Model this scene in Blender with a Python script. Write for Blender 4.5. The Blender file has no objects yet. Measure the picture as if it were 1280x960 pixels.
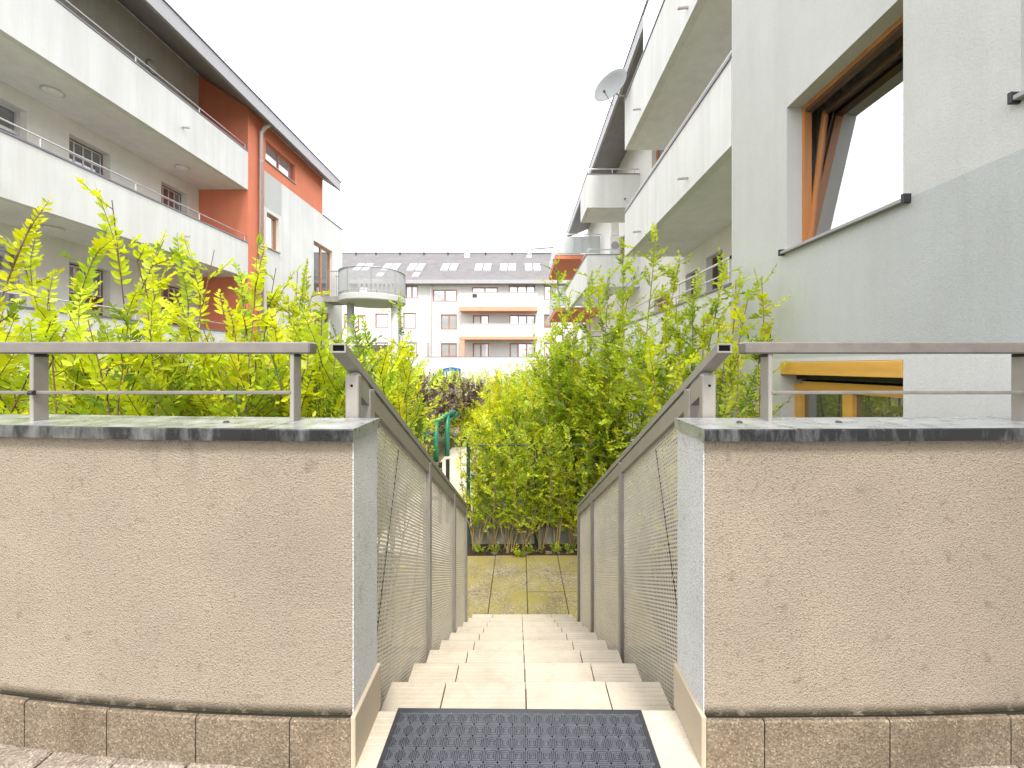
import bpy, math, random
import numpy as np
from mathutils import Vector, Matrix

R = math.radians
S = bpy.context.scene
COL = S.collection

# ------------------------------------------------------------------ camera, sky, sun, exposure
CAMZ = 1.05
cam_d = bpy.data.cameras.new("camera")
cam = bpy.data.objects.new("camera", cam_d)
COL.objects.link(cam)
cam.location = (0, 0, CAMZ)
cam.rotation_euler = (R(90), 0, 0)
cam_d.sensor_width = 36.0
cam_d.lens = 36.0 * 500.0 / 1280.0
cam_d.shift_x = -10.0 / 1280.0
cam_d.shift_y = -22.0 / 1280.0
cam_d.clip_start = 0.02
cam_d.clip_end = 2000
S.camera = cam

SUN_EL, SUN_AZ = R(52), R(167)          # azimuth measured clockwise from +Y
W = bpy.data.worlds.new("World")
S.world = W
W.use_nodes = True
nt = W.node_tree
bg = nt.nodes["Background"]
sky = nt.nodes.new("ShaderNodeTexSky")
sky.sky_type = 'NISHITA'
sky.sun_disc = False
sky.sun_elevation = SUN_EL
sky.sun_rotation = SUN_AZ
sky.air_density = 1.0
sky.dust_density = 3.0
tc = nt.nodes.new("ShaderNodeTexCoord")
nz = nt.nodes.new("ShaderNodeTexNoise")
nz.inputs["Scale"].default_value = 2.2
nz.inputs["Detail"].default_value = 5
nz.inputs["Roughness"].default_value = 0.55
cr = nt.nodes.new("ShaderNodeValToRGB")
cr.color_ramp.elements[0].position = 0.33
cr.color_ramp.elements[0].color = (8.2, 8.3, 8.9, 1)
cr.color_ramp.elements[1].position = 0.60
cr.color_ramp.elements[1].color = (10.4, 10.4, 10.5, 1)
mx = nt.nodes.new("ShaderNodeMix")
mx.data_type = 'RGBA'
mx.inputs["Factor"].default_value = 0.90       # closed thin cloud cover
nt.links.new(tc.outputs["Generated"], nz.inputs["Vector"])
nt.links.new(nz.outputs["Fac"], cr.inputs["Fac"])
nt.links.new(sky.outputs["Color"], mx.inputs["A"])
nt.links.new(cr.outputs["Color"], mx.inputs["B"])
nt.links.new(mx.outputs["Result"], bg.inputs["Color"])
bg.inputs["Strength"].default_value = 0.095

sun_d = bpy.data.lights.new("sun", 'SUN')
sun_d.energy = 1.2
sun_d.angle = R(14)
sun_d.color = (1.0, 0.955, 0.89)
sun = bpy.data.objects.new("sun", sun_d)
COL.objects.link(sun)
sd = Vector((math.sin(SUN_AZ) * math.cos(SUN_EL), math.cos(SUN_AZ) * math.cos(SUN_EL), math.sin(SUN_EL)))
sun.rotation_euler = (-sd).to_track_quat('-Z', 'Y').to_euler()

S.view_settings.view_transform = 'Standard'
S.view_settings.look = 'None'
S.view_settings.gamma = 1.0
S.view_settings.use_curve_mapping = False
S.view_settings.exposure = 1.72
S.render.engine = 'CYCLES'
S.render.resolution_x = 1024
S.render.resolution_y = 768
S.cycles.max_bounces = 10
S.cycles.diffuse_bounces = 6
S.cycles.transparent_max_bounces = 8


# ------------------------------------------------------------------ materials
def srgb(r, g, b):
    f = lambda c: (c / 255) / 12.92 if c / 255 <= 0.04045 else ((c / 255 + 0.055) / 1.055) ** 2.4
    return (f(r), f(g), f(b))


class NT:
    """tiny node helper"""
    def __init__(self, name):
        self.m = bpy.data.materials.new(name)
        self.m.use_nodes = True
        self.t = self.m.node_tree
        self.p = self.t.nodes["Principled BSDF"]
        self.out = self.t.nodes["Material Output"]
        self.co = None

    def n(self, kind, **kw):
        nd = self.t.nodes.new(kind)
        for k, v in kw.items():
            if k in nd.inputs:
                nd.inputs[k].default_value = v
            else:
                setattr(nd, k, v)
        return nd

    def l(self, a, b):
        self.t.links.new(a, b)

    def obj(self):
        if not self.co:
            self.co = self.n("ShaderNodeNewGeometry").outputs["Position"]
        return self.co

    def scaled(self, s):
        mp = self.n("ShaderNodeMapping")
        mp.inputs["Scale"].default_value = s
        self.l(self.obj(), mp.inputs["Vector"])
        return mp.outputs["Vector"]

    def noise(self, scale, detail=3, rough=0.55, vec=None):
        nd = self.n("ShaderNodeTexNoise", Scale=scale, Detail=detail, Roughness=rough)
        self.l(vec or self.obj(), nd.inputs["Vector"])
        return nd.outputs["Fac"]

    def ramp(self, fac, p0, c0, p1, c1):
        r = self.n("ShaderNodeValToRGB")
        r.color_ramp.elements[0].position = p0
        r.color_ramp.elements[0].color = (*c0, 1)
        r.color_ramp.elements[1].position = p1
        r.color_ramp.elements[1].color = (*c1, 1)
        self.l(fac, r.inputs["Fac"])
        return r.outputs["Color"]

    def mix(self, fac, a, b, mode='MIX'):
        m = self.n("ShaderNodeMix", data_type='RGBA', blend_type=mode)
        for v, s in ((fac, "Factor"), (a, "A"), (b, "B")):
            if isinstance(v, (int, float)):
                m.inputs[s].default_value = v
            elif isinstance(v, tuple):
                m.inputs[s].default_value = (*v, 1)
            else:
                self.l(v, m.inputs[s])
        return m.outputs["Result"]

    def bump(self, h, strength=0.3, dist=0.005):
        b = self.n("ShaderNodeBump", Strength=strength, Distance=dist)
        self.l(h, b.inputs["Height"])
        self.l(b.outputs["Normal"], self.p.inputs["Normal"])

    def fin(self, color=None, rough=0.8, metal=0.0, spec=0.5):
        if color is not None:
            if isinstance(color, tuple):
                self.p.inputs["Base Color"].default_value = (*color, 1)
            else:
                self.l(color, self.p.inputs["Base Color"])
        if isinstance(rough, (int, float)):
            self.p.inputs["Roughness"].default_value = rough
        else:
            self.l(rough, self.p.inputs["Roughness"])
        self.p.inputs["Metallic"].default_value = metal
        self.p.inputs["Specular IOR Level"].default_value = spec
        return self.m


def mul(c, k):
    return tuple(min(1.0, x * k) for x in c)


def plaster(name, c, var=0.12, grain=120, bump=0.25, bd=0.003, streak=0.0, spec=0.25):
    n = NT(name)
    big = n.noise(1.3, 4, 0.6)
    col = n.ramp(big, 0.3, mul(c, 1 - var), 0.7, mul(c, 1 + var * 0.5))
    fine = n.noise(grain, 2, 0.6)
    col = n.mix(0.5, col, n.ramp(fine, 0.3, (0.86, 0.86, 0.86), 0.7, (1, 1, 1)), 'MULTIPLY')
    if streak:
        st = n.noise(1.0, 5, 0.65, n.scaled((5, 5, 0.35)))
        col = n.mix(streak, col, n.ramp(st, 0.38, (0.62, 0.6, 0.56), 0.6, (1, 1, 1)), 'MULTIPLY')
    n.bump(fine, bump, bd)
    return n.fin(col, 0.92, spec=spec)


def metal_paint(name, c, rough=0.45, metal=0.0, var=0.1, scale=9):
    n = NT(name)
    f = n.noise(scale, 5, 0.65)
    col = n.ramp(f, 0.3, mul(c, 1 - var), 0.7, mul(c, 1 + var * 0.4))
    rr = n.n("ShaderNodeMapRange")
    rr.inputs["To Min"].default_value = max(0.05, rough - 0.12)
    rr.inputs["To Max"].default_value = rough + 0.15
    n.l(f, rr.inputs["Value"])
    return n.fin(col, rr.outputs["Result"], metal)


def wood(name, c, along=(1, 1, 1)):
    n = NT(name)
    f = n.noise(7, 4, 0.6, n.scaled(along))
    col = n.ramp(f, 0.3, mul(c, 0.75), 0.7, mul(c, 1.12))
    return n.fin(col, 0.42)


def glass_opaque(name, c, refl=0.3, rough=0.02):
    """window glass seen from outside: dark room behind, mirror of the sky in front"""
    n = NT(name)
    n.fin(c, 0.5)
    g = n.n("ShaderNodeBsdfGlossy", Roughness=rough)
    g.inputs["Color"].default_value = (0.95, 0.97, 1, 1)
    lw = n.n("ShaderNodeLayerWeight", Blend=0.35)
    rr = n.n("ShaderNodeMapRange")
    rr.inputs["To Min"].default_value = refl
    rr.inputs["To Max"].default_value = 1.0
    n.l(lw.outputs["Fresnel"], rr.inputs["Value"])
    ms = n.n("ShaderNodeMixShader")
    n.l(rr.outputs["Result"], ms.inputs["Fac"])
    n.l(n.p.outputs["BSDF"], ms.inputs[1])
    n.l(g.outputs["BSDF"], ms.inputs[2])
    n.l(ms.outputs["Shader"], n.out.inputs["Surface"])
    return n.m


def glass_clear(name, refl=0.12, tint=(1, 1, 1)):
    n = NT(name)
    tr = n.n("ShaderNodeBsdfTransparent")
    tr.inputs["Color"].default_value = (*tint, 1)
    g = n.n("ShaderNodeBsdfGlossy", Roughness=0.01)
    lw = n.n("ShaderNodeLayerWeight", Blend=0.4)
    rr = n.n("ShaderNodeMapRange")
    rr.inputs["To Min"].default_value = refl
    rr.inputs["To Max"].default_value = 1.0
    n.l(lw.outputs["Fresnel"], rr.inputs["Value"])
    ms = n.n("ShaderNodeMixShader")
    n.l(rr.outputs["Result"], ms.inputs["Fac"])
    n.l(tr.outputs["BSDF"], ms.inputs[1])
    n.l(g.outputs["BSDF"], ms.inputs[2])
    n.l(ms.outputs["Shader"], n.out.inputs["Surface"])
    return n.m


def leaf_mat(name, trans=0.4, rough=0.45):
    n = NT(name)
    a = n.n("ShaderNodeAttribute", attribute_name="Col")
    n.fin(a.outputs["Color"], rough, spec=0.4)
    t = n.n("ShaderNodeBsdfTranslucent")
    tc_ = n.mix(1.0, a.outputs["Color"], (1.0, 1.0, 0.7), 'MULTIPLY')
    n.l(tc_, t.inputs["Color"])
    ms = n.n("ShaderNodeMixShader", Fac=trans)
    n.l(n.p.outputs["BSDF"], ms.inputs[1])
    n.l(t.outputs["BSDF"], ms.inputs[2])
    n.l(ms.outputs["Shader"], n.out.inputs["Surface"])
    return n.m


def roughcast(name, c, dirt):
    """thrown plaster with coarse grains, mould at its foot and run-off marks at its head"""
    n = NT(name)
    vo = n.n("ShaderNodeTexVoronoi", Scale=230.0)
    n.l(n.obj(), vo.inputs["Vector"])
    f = n.noise(170, 3, 0.6)
    h = n.n("ShaderNodeMath", operation='ADD')
    n.l(vo.outputs["Distance"], h.inputs[0])
    n.l(f, h.inputs[1])
    big = n.noise(3.0, 4, 0.6)
    col = n.ramp(big, 0.3, mul(c, 0.9), 0.7, mul(c, 1.06))
    pits = n.noise(210, 2, 0.5)
    col = n.mix(0.6, col, n.ramp(pits, 0.34, (0.55, 0.5, 0.45), 0.46, (1, 1, 1)), 'MULTIPLY')
    spots = n.noise(26, 2, 0.4)
    col = n.mix(0.4, col, n.ramp(spots, 0.24, (0.55, 0.5, 0.44), 0.33, (1, 1, 1)), 'MULTIPLY')
    if dirt:
        sep = n.n("ShaderNodeSeparateXYZ")
        n.l(n.obj(), sep.inputs[0])
        st = n.noise(1.0, 5, 0.7, n.scaled((5, 5, 1.6)))
        top = n.n("ShaderNodeMapRange")
        top.inputs["From Min"].default_value = 0.66
        top.inputs["From Max"].default_value = 0.86
        n.l(sep.outputs["Z"], top.inputs["Value"])
        m2 = n.n("ShaderNodeMath", operation='MULTIPLY')
        n.l(top.outputs["Result"], m2.inputs[0])
        r2 = n.n("ShaderNodeMapRange")
        r2.inputs["From Min"].default_value = 0.52
        r2.inputs["From Max"].default_value = 0.80
        n.l(st, r2.inputs["Value"])
        n.l(r2.outputs["Result"], m2.inputs[1])
        col = n.mix(m2.outputs["Value"], col, mul(c, 0.33))
        bot = n.n("ShaderNodeMapRange")
        bot.inputs["From Min"].default_value = 0.158
        bot.inputs["From Max"].default_value = 0.134
        n.l(sep.outputs["Z"], bot.inputs["Value"])
        m3 = n.n("ShaderNodeMath", operation='MULTIPLY')
        n.l(bot.outputs["Result"], m3.inputs[0])
        r3 = n.n("ShaderNodeMapRange")
        r3.inputs["From Min"].default_value = 0.22
        r3.inputs["From Max"].default_value = 0.48
        n.l(n.noise(14, 4, 0.7), r3.inputs["Value"])
        n.l(r3.outputs["Result"], m3.inputs[1])
        col = n.mix(m3.outputs["Value"], col, (0.045, 0.04, 0.025))
    n.bump(h.outputs["Value"], 0.6, 0.004)
    return n.fin(col, 0.95, spec=0.15)


def aggregate(name, c, moss=0.0, sc=230.0):
    n = NT(name)
    vo = n.n("ShaderNodeTexVoronoi", Scale=sc)
    n.l(n.obj(), vo.inputs["Vector"])
    hs = n.n("ShaderNodeSeparateColor")
    n.l(vo.outputs["Color"], hs.inputs[0])
    col = n.ramp(hs.outputs[0], 0.0, mul(c, 0.6), 1.0, mul(c, 1.25))
    spk = n.ramp(hs.outputs[1], 0.90, (0, 0, 0), 0.95, (1, 1, 1))
    col = n.mix(spk, col, mul(c, 1.6))
    big = n.noise(4.5, 5, 0.65)
    col = n.mix(0.8, col, n.ramp(big, 0.3, (0.55, 0.5, 0.44), 0.62, (1, 1, 1)), 'MULTIPLY')
    if moss:
        mm = n.ramp(n.noise(2.2, 5, 0.7), 0.42 - moss * 0.3, (0, 0, 0), 0.62 - moss * 0.3, (1, 1, 1))
        sf = n.n("ShaderNodeMath", operation='MULTIPLY')
        sf.inputs[1].default_value = 0.75
        n.l(mm, sf.inputs[0])
        col = n.mix(sf.outputs["Value"], col, (0.30, 0.25, 0.06))
    n.bump(vo.outputs["Distance"], 0.4, 0.003)
    return n.fin(col, 0.85, spec=0.3)


def stair_tile():
    n = NT("beige_step_tile")
    c = (0.53, 0.467, 0.375)
    big = n.noise(3.5, 5, 0.65)
    col = n.ramp(big, 0.3, mul(c, 0.87), 0.7, mul(c, 1.05))
    sp = n.noise(190, 2, 0.5)
    col = n.mix(0.4, col, n.ramp(sp, 0.3, (0.8, 0.78, 0.74), 0.6, (1, 1, 1)), 'MULTIPLY')
    wear = n.noise(11, 5, 0.7)
    col = n.mix(0.5, col, n.ramp(wear, 0.3, (0.74, 0.71, 0.64), 0.52, (1, 1, 1)), 'MULTIPLY')
    n.bump(sp, 0.1, 0.001)
    return n.fin(col, 0.62, spec=0.35)


def coping_metal():
    n = NT("weathered_zinc")
    f = n.noise(16, 5, 0.7)
    c0 = n.ramp(f, 0.35, (0.30, 0.305, 0.31), 0.62, (0.52, 0.53, 0.53))
    geo = n.n("ShaderNodeNewGeometry")
    sep = n.n("ShaderNodeSeparateXYZ")
    n.l(geo.outputs["True Normal"], sep.inputs[0])
    up = n.ramp(sep.outputs["Z"], 0.3, (0, 0, 0), 0.6, (1, 1, 1))
    # soot and run-off crust on the street edge
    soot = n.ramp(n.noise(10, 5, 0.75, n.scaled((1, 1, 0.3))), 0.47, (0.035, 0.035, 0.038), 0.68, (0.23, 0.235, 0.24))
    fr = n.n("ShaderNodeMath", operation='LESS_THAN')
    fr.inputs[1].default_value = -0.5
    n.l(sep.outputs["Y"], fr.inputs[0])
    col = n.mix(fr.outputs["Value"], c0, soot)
    n.l(n.ramp(f, 0.3, (0.2,) * 3, 0.7, (0.42,) * 3), n.p.inputs["Roughness"])
    n.l(col, n.p.inputs["Base Color"])
    n.p.inputs["Metallic"].default_value = 0.55
    return n.m


def near_wall_mat():
    """near gable: pale upper coat, blue-grey coat below sill height right of the window, white at basement"""
    n = NT("gable_plaster")
    sep = n.n("ShaderNodeSeparateXYZ")
    n.l(n.obj(), sep.inputs[0])
    def less(out, v):
        m = n.n("ShaderNodeMath", operation='LESS_THAN')
        m.inputs[1].default_value = v
        n.l(out, m.inputs[0])
        return m.outputs["Value"]
    a = less(sep.outputs["Z"], 2.185)
    br = n.n("ShaderNodeMapRange")
    br.inputs["From Min"].default_value = 4.0
    br.inputs["From Max"].default_value = 2.5
    n.l(sep.outputs["Y"], br.inputs["Value"])
    b = br.outputs["Result"]
    ab = n.n("ShaderNodeMath", operation='MULTIPLY')
    n.l(a, ab.inputs[0]); n.l(b, ab.inputs[1])
    base = n.mix(a, (0.56, 0.57, 0.555), (0.55, 0.565, 0.555))
    base = n.mix(ab.outputs["Value"], base, (0.47, 0.488, 0.488))
    base = n.mix(less(sep.outputs["Z"], 1.13), base, (0.66, 0.665, 0.665))
    big = n.noise(1.1, 5, 0.65)
    base = n.mix(0.55, base, n.ramp(big, 0.3, (0.82, 0.82, 0.8), 0.68, (1, 1, 1)), 'MULTIPLY')
    f = n.noise(85, 3, 0.6)
    base = n.mix(0.4, base, n.ramp(f, 0.3, (0.78, 0.78, 0.78), 0.6, (1, 1, 1)), 'MULTIPLY')
    st = n.noise(1.0, 5, 0.65, n.scaled((4, 4, 0.3)))
    base = n.mix(0.14, base, n.ramp(st, 0.36, (0.7, 0.7, 0.66), 0.55, (1, 1, 1)), 'MULTIPLY')
    n.bump(f, 0.45, 0.005)
    return n.fin(base, 0.93, spec=0.2)


M = {}
M['front_wall'] = roughcast("beige_roughcast", (0.325, 0.272, 0.21), True)
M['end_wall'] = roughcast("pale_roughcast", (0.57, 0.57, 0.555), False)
M['plinth'] = aggregate("brown_plinth_tile", (0.215, 0.17, 0.12))
M['plinth_end'] = plaster("beige_plinth_end", (0.46, 0.385, 0.285), 0.1, 150, 0.15, 0.001)
M['mould'] = plaster("black_mould_joint", (0.03, 0.026, 0.02), 0.3, 60)
M['coping'] = coping_metal()
M['steel'] = metal_paint("warm_grey_painted_steel", (0.31, 0.288, 0.255), 0.42, 0.2, 0.12, 14)
M['steel_g'] = metal_paint("weathered_grey_steel", (0.205, 0.183, 0.165), 0.45, 0.2, 0.2, 18)
M['steel_dark'] = metal_paint("rod_end", (0.03, 0.03, 0.03), 0.5)
M['perf'] = metal_paint("perforated_sheet", (0.58, 0.53, 0.455), 0.45, 0.1, 0.12, 6)
M['black'] = plaster("black_plastic", (0.008, 0.008, 0.009), 0.1, 60, 0.1, 0.001, 0, 0.05)
M['rubber'] = metal_paint("black_rubber", (0.022, 0.024, 0.03), 0.34, 0, 0.3, 30)
M['tile'] = stair_tile()
M['grout'] = plaster("dark_grout", (0.10, 0.085, 0.065), 0.3, 80)
M['concrete'] = plaster("grey_concrete", (0.36, 0.345, 0.31), 0.2, 60, 0.3, 0.003, 0.5)
M['slab'] = aggregate("exposed_aggregate_slab", (0.31, 0.262, 0.175), 0.05, 70.0)
M['slab_moss'] = aggregate("mossy_aggregate_slab", (0.36, 0.30, 0.19), 0.75)
M['paver'] = aggregate("pinkish_paver", (0.31, 0.26, 0.215))
M['moss'] = plaster("dark_moss_joint", (0.05, 0.05, 0.028), 0.5, 40)
M['path'] = plaster("pale_path", (0.56, 0.50, 0.40), 0.15, 40, 0.2)
M['ground'] = plaster("lawn_and_soil", (0.19, 0.185, 0.10), 0.5, 20, 0.5, 0.02)
M['soil'] = plaster("dark_soil", (0.055, 0.035, 0.024), 0.5, 45, 0.9, 0.02)
M['white'] = plaster("white_facade", (0.72, 0.725, 0.71), 0.05, 90, 0.12, 0.002, 0.22)
M['offwhite'] = plaster("offwhite_facade", (0.76, 0.745, 0.705), 0.05, 90, 0.12, 0.002, 0.1)
M['greywall'] = plaster("grey_facade", (0.74, 0.73, 0.70), 0.08, 90, 0.15, 0.002, 0.2)
M['lightgrey'] = plaster("light_grey_panel", (0.52, 0.53, 0.52), 0.05, 90)
M['soffit'] = plaster("soffit_plaster", (0.80, 0.80, 0.785), 0.08, 50, 0.15, 0.002, 0.15)
M['orange'] = plaster("orange_facade", (0.70, 0.235, 0.14), 0.07, 90, 0.15, 0.002, 0.12)
M['far_white'] = plaster("far_facade", (0.62, 0.61, 0.585), 0.06, 20, 0.1, 0.002, 0.15)
M['gable'] = near_wall_mat()
M['orange_pale'] = plaster("haze_orange", (0.68, 0.33, 0.22), 0.07, 90)  # distance haze put into the colour: paler, less saturated than the near orange
M['ridge'] = metal_paint("rubber_highlight", (0.10, 0.105, 0.12), 0.28, 0, 0.3, 40)  # highlights on the mat ridges put into a lighter base colour
M['roof_under'] = metal_paint("dark_roof_boards", (0.24, 0.225, 0.23), 0.7, 0, 0.2, 4)
M['fascia'] = metal_paint("grey_fascia", (0.34, 0.335, 0.345), 0.5, 0.2, 0.1, 4)
M['roof'] = plaster("slate_roof", (0.19, 0.18, 0.185), 0.15, 6, 0.4, 0.02)
M['cap'] = metal_paint("violet_grey_cap", (0.19, 0.18, 0.22), 0.4, 0.3)
M['railwhite'] = metal_paint("light_rail", (0.62, 0.60, 0.62), 0.35, 0.3)
M['pipe'] = metal_paint("zinc_downpipe", (0.52, 0.48, 0.47), 0.38, 0.5)
M['wood'] = wood("orange_wood", (0.50, 0.215, 0.075), (1, 1, 0.1))
M['wood_y'] = wood("honey_wood", (0.72, 0.40, 0.085), (1, 0.15, 1))
M['wood_d'] = wood("dark_brown_wood", (0.13, 0.075, 0.05), (1, 0.15, 1))
M['wood_r'] = wood("red_brown_wood", (0.36, 0.15, 0.09), (1, 1, 0.2))
M['door'] = metal_paint("dark_red_door", (0.16, 0.028, 0.03), 0.45)
M['glass'] = glass_opaque("window_glass", (0.05, 0.055, 0.06), 0.22)
M['glass_sky'] = glass_opaque("bright_window_glass", (0.30, 0.30, 0.31), 0.55)
M['glass_far'] = glass_opaque("far_window_glass", (0.24, 0.23, 0.22), 0.35, 0.1)
M['glass_clear'] = glass_clear("clear_pane", 0.5)
M['frosted'] = glass_opaque("frosted_balcony_glass", (0.47, 0.51, 0.50), 0.06, 0.3)
M['teal'] = glass_opaque("teal_glass", (0.30, 0.45, 0.45), 0.25, 0.1)
M['curtain'] = plaster("white_curtain", (0.74, 0.72, 0.71), 0.12, 12, 0.3, 0.02)
M['room'] = plaster("dark_room", (0.03, 0.028, 0.026), 0.2)
M['lamp'] = metal_paint("white_lamp_glass", (0.78, 0.78, 0.74), 0.3)
M['dish'] = metal_paint("pale_dish_paint", (0.20, 0.21, 0.215), 0.75)
M['ac'] = metal_paint("white_appliance", (0.70, 0.69, 0.66), 0.45)
M['green_metal'] = metal_paint("green_painted_tube", (0.02, 0.20, 0.12), 0.4)
M['anthracite'] = metal_paint("anthracite_metal", (0.025, 0.027, 0.03), 0.5)
M['mesh_green'] = metal_paint("dark_green_wire", (0.03, 0.07, 0.05), 0.5)
M['galv'] = metal_paint("galvanised_rail", (0.40, 0.41, 0.41), 0.4, 0.5)
M['bark'] = plaster("brown_bark", (0.20, 0.135, 0.075), 0.35, 90, 0.5, 0.003)
M['bark_y'] = plaster("olive_bark", (0.34, 0.26, 0.12), 0.3, 90, 0.5, 0.003)
M['leaf'] = leaf_mat("leaves", 0.5)
M['leaf_dark'] = leaf_mat("dark_leaves", 0.2)
M['blue'] = metal_paint("blue_plastic", (0.02, 0.15, 0.42), 0.9)


# ------------------------------------------------------------------ mesh helpers
class MB:
    def __init__(self):
        self.v, self.f = [], []

    def add(self, vs, fs):
        o = len(self.v)
        self.v += [tuple(p) for p in vs]
        self.f += [tuple(i + o for i in f) for f in fs]
        return self

    def box(self, x0, x1, y0, y1, z0, z1):
        x0, x1 = sorted((x0, x1)); y0, y1 = sorted((y0, y1)); z0, z1 = sorted((z0, z1))
        return self.add([(x0, y0, z0), (x1, y0, z0), (x1, y1, z0), (x0, y1, z0),
                         (x0, y0, z1), (x1, y0, z1), (x1, y1, z1), (x0, y1, z1)],
                        [(0, 3, 2, 1), (4, 5, 6, 7), (0, 1, 5, 4), (1, 2, 6, 5), (2, 3, 7, 6), (3, 0, 4, 7)])

    def bbox(self, x0, x1, y0, y1, z0, z1, b=0.003):
        """box with chamfered edges"""
        x0, x1 = sorted((x0, x1)); y0, y1 = sorted((y0, y1)); z0, z1 = sorted((z0, z1))
        c = Vector(((x0 + x1) / 2, (y0 + y1) / 2, (z0 + z1) / 2))
        h = ((x1 - x0) / 2, (y1 - y0) / 2, (z1 - z0) / 2)
        b = min(b, min(h) * 0.45)
        vs, idx = [], {}
        for sx in (-1, 1):
            for sy in (-1, 1):
                for sz in (-1, 1):
                    for ax in range(3):
                        p = [sx * (h[0] - b), sy * (h[1] - b), sz * (h[2] - b)]
                        p[ax] = (sx, sy, sz)[ax] * h[ax]
                        idx[(sx, sy, sz, ax)] = len(vs)
                        vs.append((c.x + p[0], c.y + p[1], c.z + p[2]))
        fs = []
        def ordered(keys, nrm):
            ids = [idx[k] for k in keys]
            cen = sum((Vector(vs[i]) for i in ids), Vector()) / len(ids)
            a = Vector(vs[ids[0]]) - cen
            bvec = nrm.cross(a)
            ids.sort(key=lambda i: math.atan2((Vector(vs[i]) - cen).dot(bvec), (Vector(vs[i]) - cen).dot(a)))
            fs.append(tuple(ids))
        for ax in range(3):
            o = [a for a in range(3) if a != ax]
            for s in (-1, 1):
                keys = []
                for s1 in (-1, 1):
                    for s2 in (-1, 1):
                        t = [0, 0, 0]; t[ax] = s; t[o[0]] = s1; t[o[1]] = s2
                        keys.append((*t, ax))
                nrm = Vector((0, 0, 0)); nrm[ax] = s
                ordered(keys, nrm)
            for s1 in (-1, 1):
                for s2 in (-1, 1):
                    keys = []
                    for s in (-1, 1):
                        t = [0, 0, 0]; t[ax] = s; t[o[0]] = s1; t[o[1]] = s2
                        keys += [(*t, o[0]), (*t, o[1])]
                    nrm = Vector((0, 0, 0)); nrm[o[0]] = s1; nrm[o[1]] = s2
                    ordered(keys, nrm)
        for sx in (-1, 1):
            for sy in (-1, 1):
                for sz in (-1, 1):
                    ordered([(sx, sy, sz, a) for a in range(3)], Vector((sx, sy, sz)))
        return self.add(vs, fs)

    def prism(self, prof, axis, a, b):
        """profile (list of 2d points) extruded along axis 0/1/2 from a to b"""
        def p3(q, t):
            o = [0, 0, 0]
            r = [i for i in range(3) if i != axis]
            o[axis] = t; o[r[0]] = q[0]; o[r[1]] = q[1]
            return tuple(o)
        n = len(prof)
        vs = [p3(q, a) for q in prof] + [p3(q, b) for q in prof]
        fs = [tuple(range(n)), tuple(range(2 * n - 1, n - 1, -1))]
        fs += [(i, i + n, (i + 1) % n + n, (i + 1) % n) for i in range(n)]
        return self.add(vs, fs)

    def tube(self, pts, rad, seg=6, cap=True):
        pts = [Vector(p) for p in pts]
        if not isinstance(rad, (list, tuple)):
            rad = [rad] * len(pts)
        vs, fs = [], []
        ref = None
        for i, p in enumerate(pts):
            d = (pts[min(i + 1, len(pts) - 1)] - pts[max(i - 1, 0)])
            d = d.normalized() if d.length > 1e-9 else Vector((0, 0, 1))
            if ref is None:
                ref = Vector((1, 0, 0)) if abs(d.x) < 0.8 else Vector((0, 1, 0))
            u = (ref - d * ref.dot(d)).normalized()
            ref = u
            w = d.cross(u)
            for k in range(seg):
                a = 2 * math.pi * k / seg
                vs.append(p + (u * math.cos(a) + w * math.sin(a)) * rad[i])
        for i in range(len(pts) - 1):
            for k in range(seg):
                k2 = (k + 1) % seg
                fs.append((i * seg + k, i * seg + k2, (i + 1) * seg + k2, (i + 1) * seg + k))
        if cap:
            fs.append(tuple(range(seg - 1, -1, -1)))
            fs.append(tuple((len(pts) - 1) * seg + k for k in range(seg)))
        return self.add(vs, fs)

    def lathe(self, prof, c, axis, seg=20):
        """prof list of (r, t) along axis vector from centre c"""
        ax = Vector(axis).normalized()
        u = ax.orthogonal().normalized(); w = ax.cross(u); c = Vector(c)
        vs, fs = [], []
        for r, t in prof:
            for k in range(seg):
                a = 2 * math.pi * k / seg
                vs.append(c + ax * t + (u * math.cos(a) + w * math.sin(a)) * r)
        for i in range(len(prof) - 1):
            for k in range(seg):
                k2 = (k + 1) % seg
                fs.append((i * seg + k, i * seg + k2, (i + 1) * seg + k2, (i + 1) * seg + k))
        return self.add(vs, fs)

    def build(self, name, mat, parent=None, smooth=False, off=None, kind=None):
        if off is None:
            q = parent
            while q is not None and q.parent is not None:
                q = q.parent
            off = q.location if q is not None else Vector((0, 0, 0))
        me = bpy.data.meshes.new(name)
        me.from_pydata([(a - off[0], b - off[1], c - off[2]) for a, b, c in self.v], [], self.f)
        me.materials.append(M[mat] if isinstance(mat, str) else mat)
        if smooth:
            me.polygons.foreach_set("use_smooth", [True] * len(me.polygons))
        o = bpy.data.objects.new(name, me)
        COL.objects.link(o)
        if parent is not None:
            o.parent = parent
        if kind:
            o["kind"] = kind
        return o


def tag(o, label=None, cat=None, group=None, kind=None):
    if label: o["label"] = label
    if cat: o["category"] = cat
    if group: o["group"] = group
    if kind: o["kind"] = kind
    return o


def thing(name, loc, label, cat, group=None):
    o = bpy.data.objects.new(name, None)
    o.empty_display_size = 0.1
    COL.objects.link(o)
    o.location = loc
    return tag(o, label, cat, group)


def bx(name, mat, parent, *c, bevel=0):
    m = MB()
    (m.bbox(*c, bevel) if bevel else m.box(*c))
    return m.build(name, mat, parent)


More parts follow.
